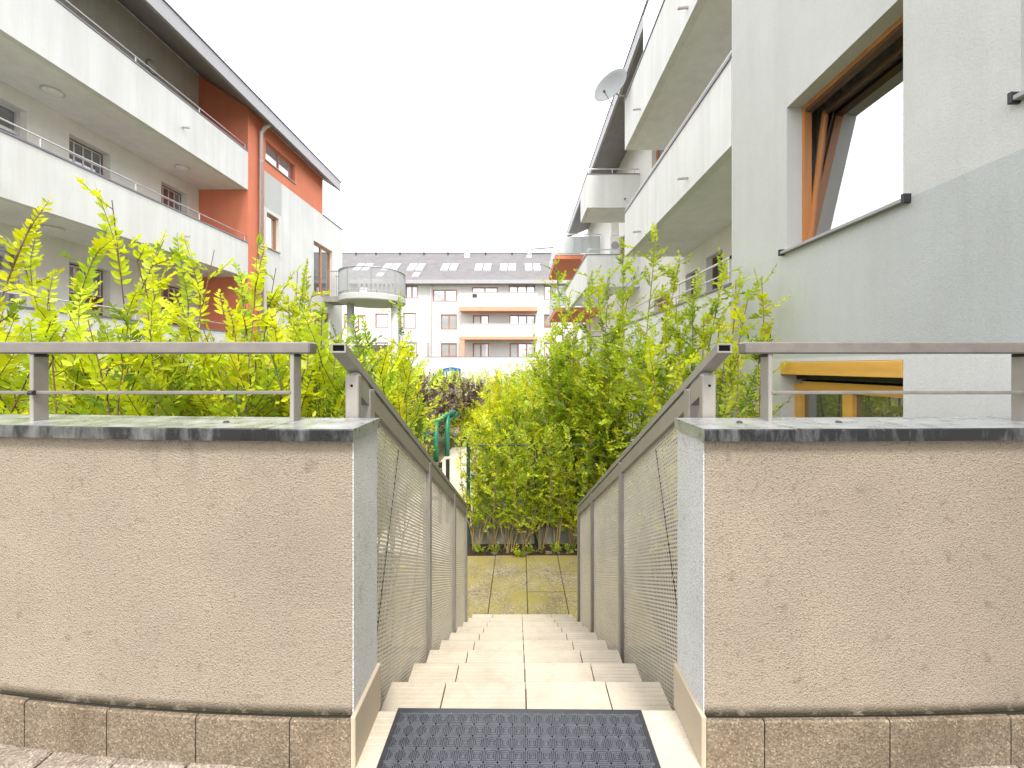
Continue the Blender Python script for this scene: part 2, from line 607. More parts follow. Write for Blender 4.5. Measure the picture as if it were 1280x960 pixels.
def wall_open(name, mat, parent, plane, pos, inward, u0, u1, v0, v1, holes, depth=0.22, back=0.15):
    """facade sheet with rectangular openings and their reveals.
    plane 'X': facade lies in X=pos, u is Y; plane 'Y': in Y=pos, u is X. inward: +1/-1 direction of the house"""
    m = MB()
    def P(u, v, d=0):
        t = pos + inward * d
        return (t, u, v) if plane == 'X' else (u, t, v)
    us = sorted({u0, u1, *[h[0] for h in holes], *[h[1] for h in holes]})
    vs_ = sorted({v0, v1, *[h[2] for h in holes], *[h[3] for h in holes]})
    us = [u for u in us if u0 <= u <= u1]; vs_ = [v for v in vs_ if v0 <= v <= v1]
    for i in range(len(us) - 1):
        for j in range(len(vs_) - 1):
            cu, cv = (us[i] + us[i + 1]) / 2, (vs_[j] + vs_[j + 1]) / 2
            if any(h[0] < cu < h[1] and h[2] < cv < h[3] for h in holes):
                continue
            m.add([P(us[i], vs_[j]), P(us[i + 1], vs_[j]), P(us[i + 1], vs_[j + 1]), P(us[i], vs_[j + 1])], [(0, 1, 2, 3)])
    for h in holes:
        a, b, c, d = h
        cs = [(a, c), (b, c), (b, d), (a, d)]
        for k in range(4):
            p, q = cs[k], cs[(k + 1) % 4]
            m.add([P(*p), P(*q), P(*q, depth), P(*p, depth)], [(0, 1, 2, 3)])
    # closing faces round the rim so the wall has thickness
    cs = [(u0, v0), (u1, v0), (u1, v1), (u0, v1)]
    for k in range(4):
        p, q = cs[k], cs[(k + 1) % 4]
        m.add([P(*p), P(*q), P(*q, depth + back), P(*p, depth + back)], [(0, 1, 2, 3)])
    m.add([P(*p, depth + back) for p in cs], [(0, 1, 2, 3)])
    return m.build(name, mat, parent)


def window(parent, plane, pos, inward, a, b, c, d, panes=2, frame='wood', glass='glass', depth=0.18, fw=0.06, transom=None, curtain=False, sill=None):
    """frame with panes set back in an opening; panes are sub-parts"""
    def box_(m, u0, u1, v0, v1, d0, d1):
        t0, t1 = pos + inward * d0, pos + inward * d1
        if plane == 'X': m.box(t0, t1, u0, u1, v0, v1)
        else: m.box(u0, u1, t0, t1, v0, v1)
    f = MB()
    d0, d1 = depth - 0.06, depth + 0.02
    box_(f, a, b, c, c + fw, d0, d1); box_(f, a, b, d - fw, d, d0, d1)
    box_(f, a, a + fw, c + fw, d - fw, d0, d1); box_(f, b - fw, b, c + fw, d - fw, d0, d1)
    w = (b - a) / panes
    for k in range(1, panes):
        box_(f, a + k * w - fw * 0.6, a + k * w + fw * 0.6, c + fw, d - fw, d0 + 0.004, d1)
    if transom:
        box_(f, a + fw, b - fw, transom - fw * 0.5, transom + fw * 0.5, d0 + 0.006, d1)
    fo = f.build("window", frame, parent)
    for k in range(panes):
        g = MB()
        box_(g, a + k * w + fw * 0.55, a + (k + 1) * w - fw * 0.55, c + fw * 0.9, d - fw * 0.9, depth - 0.02, depth)
        g.build("pane", glass if not isinstance(glass, (list, tuple)) else glass[k % len(glass)], fo)
    if sill:
        s = MB()
        box_(s, a - 0.04, b + 0.04, c - 0.035, c - 0.004, -0.05, depth - 0.06)
        s.build("sill", sill, fo)
    return fo


# ================================================================== large structure: ground and stairs
RISE, TREAD, D0 = 0.1706, 0.328, 1.224
NSTEP = 9
ZG = -10 * RISE
g = MB().add([(-400, -400, ZG - 0.03), (400, -400, ZG - 0.03), (400, 900, ZG - 0.03), (-400, 900, ZG - 0.03)], [(0, 1, 2, 3)])
tag(g.build("ground", 'ground'), kind='structure')

# upper terrace the camera stands on
lx, rx = -0.4435, 0.488
m = MB().box(-4.2, 2.6, -3.5, 1.06, ZG - 0.02, -0.03)
m.box(-4.2, -0.60, 1.0601, 1.24, -0.3, -0.0301)
m.box(0.66, 2.6, 1.0601, 1.15, -0.3, -0.0301)
terr = tag(m.build("terrace", 'moss'), kind='structure')
random.seed(4)
pm = MB().bbox(-0.097, 0.097, -0.097, 0.097, -0.04, 0.0, 0.006)
pav0 = None
for i in range(-19, 13):
    for j in range(3):
        cx, cy = i * 0.2 + 0.02 + (0.1 if j == 1 else 0), 1.145 - j * 0.2
        if -0.55 < cx < 0.60:
            continue
        if pav0 is None:
            o = pav0 = pm.build("paver", 'paver', terr)
        else:
            o = pav0.copy(); COL.objects.link(o)
        o.location = (cx, cy, random.uniform(-0.006, 0.0))
        o.rotation_euler = (random.uniform(-.01, .01), random.uniform(-.01, .01), random.uniform(-.02, .02))

# staircase
st = thing("staircase", (0.02, D0, 0), "straight flight of beige tiled steps going down between metal railings", "stairs")
prof = [(0.70, -0.022)]
for k in range(NSTEP + 1):
    y = D0 + k * TREAD - 0.012
    prof.append((y, -k * RISE - 0.022))
    prof.append((y, -(k + 1) * RISE - 0.022))
prof += [(D0 + 9 * TREAD - 0.012, ZG - 0.2), (0.70, ZG - 0.2)]
core = MB()
pr2 = prof[:-2]
pr2[-1] = (pr2[-1][0], ZG - 0.2)
pr2.append((0.70, ZG - 0.2))
SX0, SX1 = -0.497, 0.542
core.prism(pr2, 0, SX0 + 0.006, SX1 - 0.006)
core.build("step_core", 'grout', st)
joints = [SX0, -0.285, 0.022, 0.329, SX1]
for k in range(0, NSTEP + 1):
    z = -k * RISE
    y1 = D0 + k * TREAD
    y0 = y1 - TREAD - (0.17 if k == 0 else -0.002)
    js = joints if k else [lx - 0.12, -0.285, 0.022, 0.329, rx + 0.12]
    for a, b in zip(js[:-1], js[1:]):
        xa, xb = a + 0.0025, b - 0.0025
        t = MB()
        zz = z + random.uniform(-0.001, 0.001)
        nose = y1 + random.uniform(-0.0015, 0.0015)
        # ribbed tread: shallow grooves run across the step behind its rounded nose
        pr = [(y0 + 0.001, zz - 0.02), (y0 + 0.001, zz)]
        n_g = 5
        for q in range(n_g):
            yq = nose - 0.115 + q * 0.02
            pr += [(yq, zz), (yq + 0.0015, zz - 0.0013), (yq + 0.0045, zz - 0.0013), (yq + 0.006, zz)]
        pr += [(nose - 0.006, zz), (nose - 0.0015, zz - 0.002), (nose, zz - 0.007), (nose, zz - 0.03), (nose - 0.01, zz - 0.03), (nose - 0.01, zz - 0.02)]
        t.prism(pr, 0, xa, xb)
        t.build("tread_tile", 'tile', st)
    if k < NSTEP + 1 and k > 0 or True:
        for a, b in zip(joints[:-1], joints[1:]):
            r_ = MB().box(a + 0.0025, b - 0.0025, y1 - 0.012, y1 - 0.003, z - RISE + 0.002, z - 0.031)
            r_.build("riser_tile", 'tile', st)

# lower paved court
m = MB().box(-2.6, 2.4, D0 + 9 * TREAD - 0.3, 5.85, ZG - 0.2, ZG - 0.014)
pave = tag(m.build("pavement", 'moss'), kind='structure')
rows = [3.95, 4.43, 4.90, 5.375, 5.835]
cols = [-1.757, -1.29, -0.823, -0.357, 0.087, 0.545, 1.0, 1.45]
for j in range(len(rows) - 1):
    for i in range(len(cols) - 1):
        o = MB().bbox(cols[i] + 0.004, cols[i + 1] - 0.004, rows[j] + 0.004, rows[j + 1] - 0.004,
                      ZG - 0.05, ZG + random.uniform(-0.007, 0.004), 0.005)
        o.build("paving_slab", 'slab', pave)
m = MB().box(-2.3, -0.84, 5.86, 13.6, ZG - 0.1, ZG + 0.006)
path = tag(m.build("path", 'path'), kind='structure')
m = MB().box(-0.835, 2.4, 5.855, 6.9, ZG - 0.15, ZG - 0.005)
bed = tag(m.build("planting_bed", 'soil'), kind='structure')


# ================================================================== parapet walls beside the stair
def wall_curve_left(x):
    t = max(0.0, -0.4435 - x)
    return 1.056 + (0.062 * t * t if t < 1.2 else 0.0893 + 0.02 * (t - 1.2)) + 0.008 * min(t, 1.2)


def wall_curve_right(x):
    t = max(0.0, x - 0.488)
    return 1.056 - 0.012 * t + 0.035 * t * t


def parapet(side, label):
    cur = wall_curve_left if side < 0 else wall_curve_right
    xin = lx if side < 0 else rx
    xout = -3.9 if side < 0 else 2.615
    n = 20
    xs = [xin + (xout - xin) * i / n for i in range(n + 1)]
    TH, ZT = 0.175, 0.872
    root = thing("parapet_wall", (xin, 1.056, 0), label, "wall", "walls flanking the stair head")
    # plastered body (front skin + top + back), inner end as a thin skin in a paler colour
    b = MB()
    vs, fs = [], []
    for x in xs:
        y = cur(x)
        vs += [(x, y, 0.128), (x, y, ZT), (x, y + TH, ZT), (x, y + TH, ZG - 0.1), (x, y + 0.012, ZG - 0.1), (x, y + 0.012, 0.128)]
    for i in range(n):
        for k in range(6):
            a, c = i * 6 + k, i * 6 + (k + 1) % 6
            fs.append((a, c, c + 6, a + 6))
    fs.append(tuple(n * 6 + k for k in range(6)))
    fs.append(tuple(range(6)))
    b.add(vs, fs)
    b.build("plaster_face", 'front_wall', root)
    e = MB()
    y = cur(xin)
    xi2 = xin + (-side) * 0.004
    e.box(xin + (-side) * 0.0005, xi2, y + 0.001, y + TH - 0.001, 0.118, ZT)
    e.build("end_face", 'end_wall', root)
    # plinth tiles, one by one
    edges = [0]
    first, step = (0.16, 0.255) if side < 0 else (0.15, 0.33)
    L = abs(xout - xin)
    p = first
    while p < L:
        edges.append(p); p += step
    edges.append(L)
    jm = MB()
    for a, c in zip(edges[:-1], edges[1:]):
        x0, x1 = xin - (-side) * a, xin - (-side) * c
        x0 += side * 0.0018 if a > 0 else 0
        x1 -= side * 0.0018
        t = MB()
        y0, y1 = cur(x0) - 0.012, cur(x1) - 0.012
        zt = 0.122 + random.uniform(-0.002, 0.001)
        vs = [(x0, y0, -0.02), (x1, y1, -0.02), (x1, y1 + 0.02, -0.02), (x0, y0 + 0.02, -0.02),
              (x0, y0, zt - 0.003), (x1, y1, zt - 0.003), (x1, y1 + 0.02, zt), (x0, y0 + 0.02, zt),
              (x0, y0 + 0.004, zt), (x1, y1 + 0.004, zt)]
        t.add(vs, [(0, 1, 5, 4), (4, 5, 9, 8), (8, 9, 6, 7), (0, 4, 8, 7, 3), (1, 2, 6, 9, 5), (3, 7, 6, 2), (0, 3, 2, 1)])
        t.build("plinth_tile", 'plinth', root)
        jm.add([(x0 + side * -0.006, y0 + 0.006, -0.02), (x1 + side * 0.006, y1 + 0.006, -0.02), (x1 + side * 0.006, y1 + 0.024, 0.1295), (x0 - side * 0.006, y0 + 0.024, 0.1295),
                (x0 - side * 0.006, y0 + 0.006, 0.119), (x1 + side * 0.006, y1 + 0.006, 0.119)], [(0, 1, 5, 4), (4, 5, 2, 3)])
    jm.build("joint", 'mould', root)
    # tile on the reveal
    e = MB()
    xe = xin - side * 0.014
    e.bbox(xin - side * 0.001, xe, cur(xin) - 0.013, D0 + 0.012, -0.0, 0.135, 0.002)
    e.build("plinth_tile", 'plinth_end', root)
    # metal coping, bent sheet with a seam
    seam = -0.66 if side < 0 else 0.715
    ci = xin - side * (-0.012) if False else xin - side * 0.013
    segs = [(ci, seam), (seam + side * 0.0015, seam + side * 0.9), (seam + side * 0.9015, xout)]
    for q, (a, c) in enumerate(segs):
        cm = MB()
        k = 7
        vs, fs = [], []
        for i in range(k + 1):
            x = a + (c - a) * i / k
            y = cur(x)
            lift = 0.0012 * (q % 2)
            vs += [(x, y - 0.026, 0.857), (x, y - 0.026, 0.885 + lift), (x, y - 0.022, 0.888 + lift), (x, y + TH - 0.002 + 0.0, 0.892 + lift), (x, y + TH + 0.002, 0.862), (x, y - 0.0, 0.859)]
        for i in range(k):
            for j in range(6):
                p_, q_ = i * 6 + j, i * 6 + (j + 1) % 6
                fs.append((p_, q_, q_ + 6, p_ + 6))
        fs += [tuple(range(6)), tuple(k * 6 + j for j in range(6))]
        cm.add(vs, fs)
        co = cm.build("coping", 'coping', root)
        if q == 1:
            sm = MB()
            x = a
            sm.box(x - 0.006, x + 0.006, cur(x) - 0.0275, cur(x) + TH + 0.003, 0.858, 0.8905)
            sm.build("seam_strip", 'coping', co)
    for px in ([-0.83] if side < 0 else [0.90, 0.62]):
        sc = MB().lathe([(0.0, 0.006), (0.006, 0.005), (0.009, 0.0)], (px, 1.13, 0.891), (0, 0, 1), 8)
        sc.build("screw_cap", 'steel_dark', root, True)
    # guard rail on the coping
    rail = thing("guard_rail", (xin + side * 0.4, 1.175, 0.89),
                 ("low grey steel guard rail on the left-hand wall beside the yellow shrubs" if side < 0 else
                  "low grey steel guard rail on the wall below the gable window"), "railing", "guard rails on the walls")
    r0 = -0.607 if side < 0 else 0.652
    r1 = xout - side * 0.004
    rm = MB().bbox(r0, r1, 1.152, 1.198, 1.087, 1.121, 0.004)
    rm.build("top_rail", 'steel_g', rail)
    posts = [-0.662, -1.418, -2.17, -2.92, -3.67] if side < 0 else [0.727, 1.478, 2.23]
    for i, px in enumerate(posts):
        pm_ = MB().bbox(px - 0.006, px + 0.006, 1.160, 1.200, 0.886, 1.0872, 0.0015)
        po = pm_.build("post", 'steel', rail)
        MB().bbox(px - 0.009, px + 0.009, 1.162, 1.198, 1.078, 1.0868, 0.002).build("bracket", 'steel_dark', po)
    ends = [posts[0]] + posts[1:] + [r1]
    for a, c in zip(ends[:-1], ends[1:]):
        lo, hi = min(a, c) , max(a, c)
        MB().bbox(lo + 0.002, hi - 0.002, 1.157, 1.167, 0.969, 0.979, 0.002).build("middle_bar", 'steel_g', rail)
    for px in posts[1:]:
        MB().tube([(px + 0.004, 1.153, 0.974), (px - side * 0.018, 1.153, 0.974)], 0.007, 8).build("rod_end", 'steel_dark', rail)
    return root


parapet(-1, "beige roughcast wall with metal coping, left of the stair in front of yellow shrubs")
parapet(1, "beige roughcast wall with metal coping, right of the stair below the gable")


# ================================================================== stair railings with perforated sheets
SL = RISE / TREAD
CA = math.cos(math.atan(SL)); SA = math.sin(math.atan(SL))


def stair_rail(side, label):
    def xi(y):      # inner face of the railing
        if side < 0:
            return -0.505
        return 0.572 - 0.022 * (y - 1.16) / 2.67
    def ztop(y):
        return 1.117 - SL * (y - 1.159)
    root = thing("stair_railing", (xi(2.5) + side * 0.02, 2.5, -0.8), label, "railing", "railings along the stair")
    W_ = 0.042
    def sloped(y0, y1, d0, d1, ia, ib):
        """bar parallel to the stair, d = depth below the rail top measured at right angles"""
        m = MB()
        vs = []
        for y in (y0, y1):
            xa, xb = xi(y) + side * ia, xi(y) + side * ib
            za, zb = ztop(y) - d0 / CA, ztop(y) - d1 / CA
            vs += [(xa, y, za), (xb, y, za), (xb, y, zb), (xa, y, zb)]
        m.add(vs, [(0, 3, 2, 1), (4, 5, 6, 7), (0, 1, 5, 4), (1, 2, 6, 5), (2, 3, 7, 6), (3, 0, 4, 7)])
        return m
    # hollow handrail: four walls so that the open end shows, with a black plug set back
    h = 0.024
    hb = MB()
    for (d0, d1, ia, ib) in ((0, 0.004, 0, W_), (h - 0.004, h, 0, W_), (0.004, h - 0.004, 0, 0.004), (0.004, h - 0.004, W_ - 0.004, W_)):
        q = sloped(1.159, 3.845, d0, d1, ia, ib)
        hb.add(q.v, q.f)
    hr = hb.build("handrail", 'steel', root)
    sloped(1.163, 1.175, 0.004, h - 0.004, 0.004, W_ - 0.004).build("end_plug", 'black', hr)
    sloped(3.835, 3.842, 0.004, h - 0.004, 0.004, W_ - 0.004).build("end_plug", 'steel', hr)
    sloped(1.275, 3.83, 0.031, 0.088, 0.004, W_ - 0.004).build("upper_frame_bar", 'steel', root)
    sloped(1.275, 3.83, 0.0235, 0.0315, 0.012, W_ - 0.012).build("spacer_strip", 'steel', root)
    posts = [1.25, 1.35, 2.247, 3.117, 3.80]
    for i, y in enumerate(posts):
        k = max(0, math.floor((y - D0) / TREAD) + 1)
        zb = -k * RISE - 0.10
        if i == 0:
            zb = 0.4
        zt = ztop(y + 0.042) - h / CA + 0.004
        x0, x1 = xi(y), xi(y) + side * W_
        p = MB()
        p.bbox(x0, x1, y, y + (0.026 if i == 0 else 0.045), zb, zt, 0.003)
        po = p.build("post", 'steel', root)
        if i == 0:
            MB().lathe([(0.0, 0.001), (0.0042, 0.001), (0.0042, 0)], ((x0 + x1) / 2, y - 0.0005, zt - 0.035), (0, -1, 0), 10).build("drain_hole", 'black', po)
            MB().bbox(x0 - side * 0.004, x1 + side * 0.006, y - 0.01, y + 0.036, 0.87, 0.876, 0.001).build("foot_plate", 'steel_dark', po)
    # bracing tie between the first two posts
    sloped(1.276, 1.35, 0.0245, 0.06, 0.006, W_ - 0.006).build("brace", 'steel', root)
    # perforated sheets, one per bay (first bay is two sheets meeting at a slanted seam)
    bays = [(1.395, 2.247), (2.292, 3.117), (3.162, 3.80)]
    pu, pv = 0.0190, 0.0145            # pitch along the slope and across it
    for bi, (ya, yb) in enumerate(bays):
        xp = lambda y: xi(y) + side * 0.020
        T = 0.0016
        vs, fs = [], []
        dtop = 0.090
        u0, u1 = ya / CA, yb / CA
        # lattice coordinates: u along slope, v downwards at right angles to it
        zbot_off = 0.03
        nv = int((1.3 * CA) / pv) + 2
        nu0, nu1 = int(u0 / pu) - 10, int(u1 / pu) + 8
        def pt(u, v):
            # u distance along slope measured from y=0 on rail-top line, v depth
            y = u * CA - v * SA
            z = ztop(0) - u * SA - v * CA
            return y, z
        for j in range(nv):
            v = dtop + j * pv
            sh = (j % 2) * pu * 0.5
            for i in range(nu0, int(u1 / pu) + 60):
                u = i * pu + sh
                cy, cz = pt(u + pu / 2, v + pv / 2)
                if cy < ya + 0.002 or cy > yb - 0.002:
                    continue
                k = max(0, math.floor((cy - D0) / TREAD) + 1)
                zlow = ztop(cy) - 1.27
                if cz < zlow:
                    continue
                o = len(vs)
                hu, hv = pu * 0.37, pv * 0.25
                outer = [(u, v), (u + pu, v), (u + pu, v + pv), (u, v + pv)]
                cu_, cv_ = u + pu / 2, v + pv / 2
                inner = [(cu_ - hu, cv_ - hv), (cu_ + hu, cv_ - hv), (cu_ + hu, cv_ + hv), (cu_ - hu, cv_ + hv)]
                for (a, b_) in outer + inner:
                    y, z = pt(a, b_)
                    vs.append((xp(y), y, z))
                for (a, b_) in inner:
                    y, z = pt(a, b_)
                    vs.append((xp(y) + side * T, y, z))
                for q in range(4):
                    q2 = (q + 1) % 4
                    fs.append((o + q, o + q2, o + 4 + q2, o + 4 + q))
                    fs.append((o + 4 + q, o + 4 + q2, o + 8 + q2, o + 8 + q))
        mb = MB(); mb.v = vs; mb.f = fs
        sheet = mb.build("perforated_sheet", 'perf', root, kind="stuff")
        if bi == 0:
            # the folded seam where two sheets meet
            s0y, s0z = (1.73, 0.67)
            pts = []
            for tt in (0.0, 1.0):
                y = s0y - 0.36 * tt
                z = s0z + 0.02 - (0.815 + 0.03) * tt
                pts.append((y, z))
            sm = MB()
            vs = []
            for (y, z) in pts:
                for dy in (-0.0022, 0.0022):
                    vs += [(xp(y) - side * 0.0015, y + dy, z), (xp(y) + side * 0.003, y + dy, z)]
            sm.add(vs, [(0, 2, 6, 4), (1, 5, 7, 3), (0, 4, 5, 1), (2, 3, 7, 6)])
            sm.build("sheet_seam", 'steel_dark', sheet)
    return root


stair_rail(-1, "grey steel stair railing with perforated sheets, left of the steps")
stair_rail(1, "grey steel stair railing with perforated sheets, on the gable side of the steps")


# ================================================================== door mat
mat = thing("door_mat", (-0.004, 0.99, 0.0), "black rubber door mat moulded with nested squares, at the stair head", "mat")
X0, X1, Y0, Y1 = -0.374, 0.366, 0.76, 1.218
MB().bbox(X0, X1, Y0, Y1, 0.0, 0.009, 0.004).build("mat_base", 'rubber', mat)
rb = MB()
nb_x, pitch = 19, 0.0372
bx0 = (X0 + X1) / 2 - nb_x * pitch / 2


def ridge(m, p, q, w, z0, z1):
    p, q = Vector((*p, 0)), Vector((*q, 0))
    d = (q - p).normalized()
    s = Vector((-d.y, d.x, 0)) * w
    m.add([(p - s).to_tuple()[:2] + (z0,), (p + s).to_tuple()[:2] + (z0,), (q + s).to_tuple()[:2] + (z0,), (q - s).to_tuple()[:2] + (z0,),
           (p - s * .4).to_tuple()[:2] + (z1,), (p + s * .4).to_tuple()[:2] + (z1,), (q + s * .4).to_tuple()[:2] + (z1,), (q - s * .4).to_tuple()[:2] + (z1,)],
          [(4, 5, 6, 7), (0, 4, 7, 3), (1, 2, 6, 5), (0, 1, 5, 4), (3, 7, 6, 2)])


for i in range(nb_x):
    for j in range(11):
        cx = bx0 + (i + .5) * pitch
        cy = Y1 - 0.022 - (j + .5) * pitch
        for hw in (0.0165, 0.0108, 0.0055):
            c = [(cx - hw, cy - hw), (cx + hw, cy - hw), (cx + hw, cy + hw), (cx - hw, cy + hw)]
            for k in range(4):
                ridge(rb, c[k], c[(k + 1) % 4], 0.0016, 0.0088, 0.0130)
        ridge(rb, (cx - 0.003, cy), (cx + 0.003, cy), 0.003, 0.0088, 0.0122)
        for sx, sy in ((-1, -1), (1, -1), (1, 1), (-1, 1)):
            ridge(rb, (cx + sx * 0.0165, cy + sy * 0.0165), (cx + sx * 0.0205, cy + sy * 0.0205), 0.002, 0.0088, 0.0132)
rb.build("moulded_ridges", 'ridge', mat)
mat.rotation_euler = (0, 0, R(-0.5))


# ================================================================== left gallery building
def small_rail(parent, x, y0, y1, z, step=1.3, h=0.2):
    m = MB()
    m.tube([(x, y0, z + h), (x, y1, z + h)], 0.016, 8)
    r = m.build("rail", 'railwhite', parent, True)
    n = max(1, int((y1 - y0) / step))
    for i in range(n + 1):
        y = y1 - 0.05 - i * (y1 - y0 - 0.1) / n
        MB().box(x - 0.008, x + 0.008, y - 0.012, y + 0.012, z - 0.004, z + h).build("rail_post", 'railwhite', r)
    return r


XL, XB = -8.35, -9.86
LB = thing("gallery_building", (-12, 8, ZG), "white apartment house with long gallery balconies and orange end bay", "building")
levels = [(0.98, 2.03), (3.78, 4.83), (6.47, 7.63)]     # parapet bottom and top
YN, YE = 0.0, 12.28
holes = []
for dz in (0, -2.8):
    holes += [(6.55, 8.0, 4.9 + dz, 6.15 + dz), (8.75, 9.63, 4.0 + dz, 6.15 + dz), (11.0, 11.85, 4.0 + dz, 6.15 + dz)]
wall_open("gallery_wall", 'offwhite', LB, 'X', XB, -1, YN, YE, ZG, 6.46, holes, 0.26)
wall_open("upper_gallery_wall", 'greywall', LB, 'X', XB, -1, YN, YE, 6.461, 10.0, [], 0.26)
for dz in (0, -2.8):
    # white framed window with dark fanlight
    w = window(LB, 'X', XB, -1, 6.55, 8.0, 4.9 + dz, 6.15 + dz, 3, 'railwhite', 'glass', 0.2, 0.06, transom=5.68 + dz)
    for (a, b) in ((8.75, 9.63), (11.0, 11.85)):
        d = MB().box(XB - 0.24, XB - 0.19, a, b, 4.0 + dz, 6.15 + dz)
        do = d.build("door", 'door', LB)
        f = MB()
        z0, z1 = 5.52 + dz, 6.1 + dz
        for q in range(5):
            y = a + 0.06 + (b - a - 0.12) * q / 4
            f.box(XB - 0.19, XB - 0.175, y - 0.015, y + 0.015, z0, z1)
        for q in range(3):
            z = z0 + (z1 - z0) * q / 2
            f.box(XB - 0.189, XB - 0.177, a + 0.035, b - 0.035, z - 0.015, z + 0.015)
        f.build("glazing_bars", 'railwhite', do)
        for q in range(4):
            for p in range(2):
                y = a + 0.06 + (b - a - 0.12) * (q + .5) / 4
                z = z0 + (z1 - z0) * (p + .5) / 2
                MB().box(XB - 0.19, XB - 0.183, y - 0.1, y + 0.1, z - 0.15, z + 0.15).build("pane", 'glass', do)
        MB().box(XB - 0.19, XB - 0.13, a + 0.08, a + 0.1, 5.0 + dz, 5.03 + dz).build("handle", 'railwhite', do)
for i, (zb, zt) in enumerate(levels):
    MB().box(XL - 0.14, XL, YN, YE, zb, zt).build("balcony_parapet", 'white', LB)
    MB().box(XB - 0.1, XL - 0.1402, YN, YE - 0.002, zb + 0.004, zb + 0.22).build("balcony_slab", 'soffit', LB)
    cp = MB().box(XL - 0.16, XL + 0.02, YN, YE - 0.004, zt, zt + 0.03).build("parapet_cap", 'cap', LB)
    small_rail(LB, XL - 0.05, YN, YE - 0.02, zt + 0.03, 1.55, 0.2 if i < 2 else 0.16)
    if i:
        for yy in (9.9, 6.2):
            MB().tube([(XL - 0.02, yy, zb + 0.5), (XL + 0.18, yy, zb + 0.48)], 0.025, 8).build("overflow_spout", 'pipe', LB)
for (yy, zz) in ((7.87, 6.47), (10.9, 6.47), (7.87, 3.78), (10.9, 3.78)):
    lo = MB().lathe([(0.15, 0.003), (0.155, 0.03), (0.12, 0.06), (0.0, 0.07)], (-9.2, yy, zz + 0.006), (0, 0, -1), 24).build("ceiling_lamp", 'lamp', LB, True)
    MB().lathe([(0.16, 0.0), (0.17, 0.012), (0.16, 0.03)], (-9.2, yy, zz + 0.006), (0, 0, -1), 24).build("lamp_rim", 'railwhite', lo, True)
lo = MB().lathe([(0.15, 0.003), (0.155, 0.03), (0.12, 0.06), (0.0, 0.07)], (XB, 10.7, 9.05), (1, 0, 0), 24).build("wall_lamp", 'lamp', LB, True)
MB().lathe([(0.17, 0.0), (0.18, 0.02), (0.155, 0.035)], (XB, 10.7, 9.05), (1, 0, 0), 24).build("lamp_rim", 'fascia', lo, True)
# orange bay: return wall, pilaster, painted attic storey
m = MB().box(XB - 0.3, XL, YE, 13.05, ZG, 9.0)
m.build("orange_bay", 'orange', LB)
MB().add([(XB - 0.3, YE, 9.0), (XL, YE, 9.0), (XB - 0.3, YE, 10.18), (XB - 0.3, 13.05, 9.0), (XL, 13.05, 9.0), (XB - 0.3, 13.05, 10.18)],
         [(0, 1, 2), (3, 5, 4), (1, 4, 5, 2)]).build("orange_bay_gable", 'orange', LB)
wh = [(13.15, 14.85, 7.84, 8.50)]
wall_open("attic_wall", 'orange', LB, 'X', XL - 0.005, -1, 13.052, 16.95, 7.46, 9.0, wh, 0.2)
window(LB, 'X', XL - 0.005, -1, *wh[0], 2, 'wood_r', 'glass_sky', 0.15, 0.05, sill='fascia')
wl = [(13.2, 13.85, 5.0, 6.16), (16.2, 17.8, 4.0, 6.16), (16.2, 17.6, 1.2, 3.36), (13.2, 13.85, 2.2, 3.36)]
wall_open("end_wall", 'white', LB, 'X', XL - 0.002, -1, 13.053, 18.8, ZG, 7.455, wl, 0.2)
window(LB, 'X', XL - 0.002, -1, *wl[0], 1, 'wood', 'glass_sky', 0.16, 0.07, sill='fascia')
window(LB, 'X', XL - 0.002, -1, *wl[1], 2, 'wood', 'glass', 0.16, 0.08)
window(LB, 'X', XL - 0.002, -1, *wl[2], 2, 'wood', 'glass', 0.16, 0.08)
window(LB, 'X', XL - 0.002, -1, *wl[3], 1, 'wood', 'glass', 0.16, 0.07, sill='fascia')
MB().box(XL - 0.01, XL + 0.004, 13.06, 14.0, 6.3, 7.452).build("grey_panel", 'lightgrey', LB)
MB().box(-15, XL - 0.39, 12.3, 16.94, ZG, 9.0).build("inner_body", 'white', LB)
MB().box(-15, XL - 0.39, 16.94, 18.79, ZG, 7.40).build("inner_body", 'white', LB)
MB().box(-15, XL + 0.03, 16.96, 18.83, 7.456, 7.50).build("terrace_cap", 'cap', LB)
tr = small_rail(LB, XL - 0.3, 16.98, 18.5, 7.5, 0.5, 0.35)
# roof: sloping boards, fascia
def roof_prism(x_edge, z_edge, x_in, z_in, y0, y1, th=0.30):
    return MB().prism([(x_edge, z_edge), (x_in, z_in), (x_in, z_in + th), (x_edge, z_edge + th)], 1, y0, y1)
roof_prism(-7.88, 8.70, -14.5, 8.70 + 6.62 * 0.66, YN, 17.45, 0.30).build("roof", 'roof_under', LB)
MB().box(-7.90, -7.82, YN, 17.47, 8.71, 9.07).build("fascia", 'fascia', LB)
MB().box(-7.93, -7.79, YN, 17.48, 9.07, 9.10).build("gutter_edge", 'cap', LB)
pp = MB().tube([(-7.95, 12.77, 8.80), (-8.15, 12.77, 8.68), (-8.27, 12.77, 8.5), (-8.27, 12.77, ZG)], 0.06, 12).build("downpipe", 'pipe', LB, True)
for z in (7.6, 4.9, 2.2):
    MB().lathe([(0.066, -0.02), (0.07, 0), (0.066, 0.02)], (-8.27, 12.77, z), (0, 0, 1), 12).build("pipe_clamp", 'pipe', pp, True)

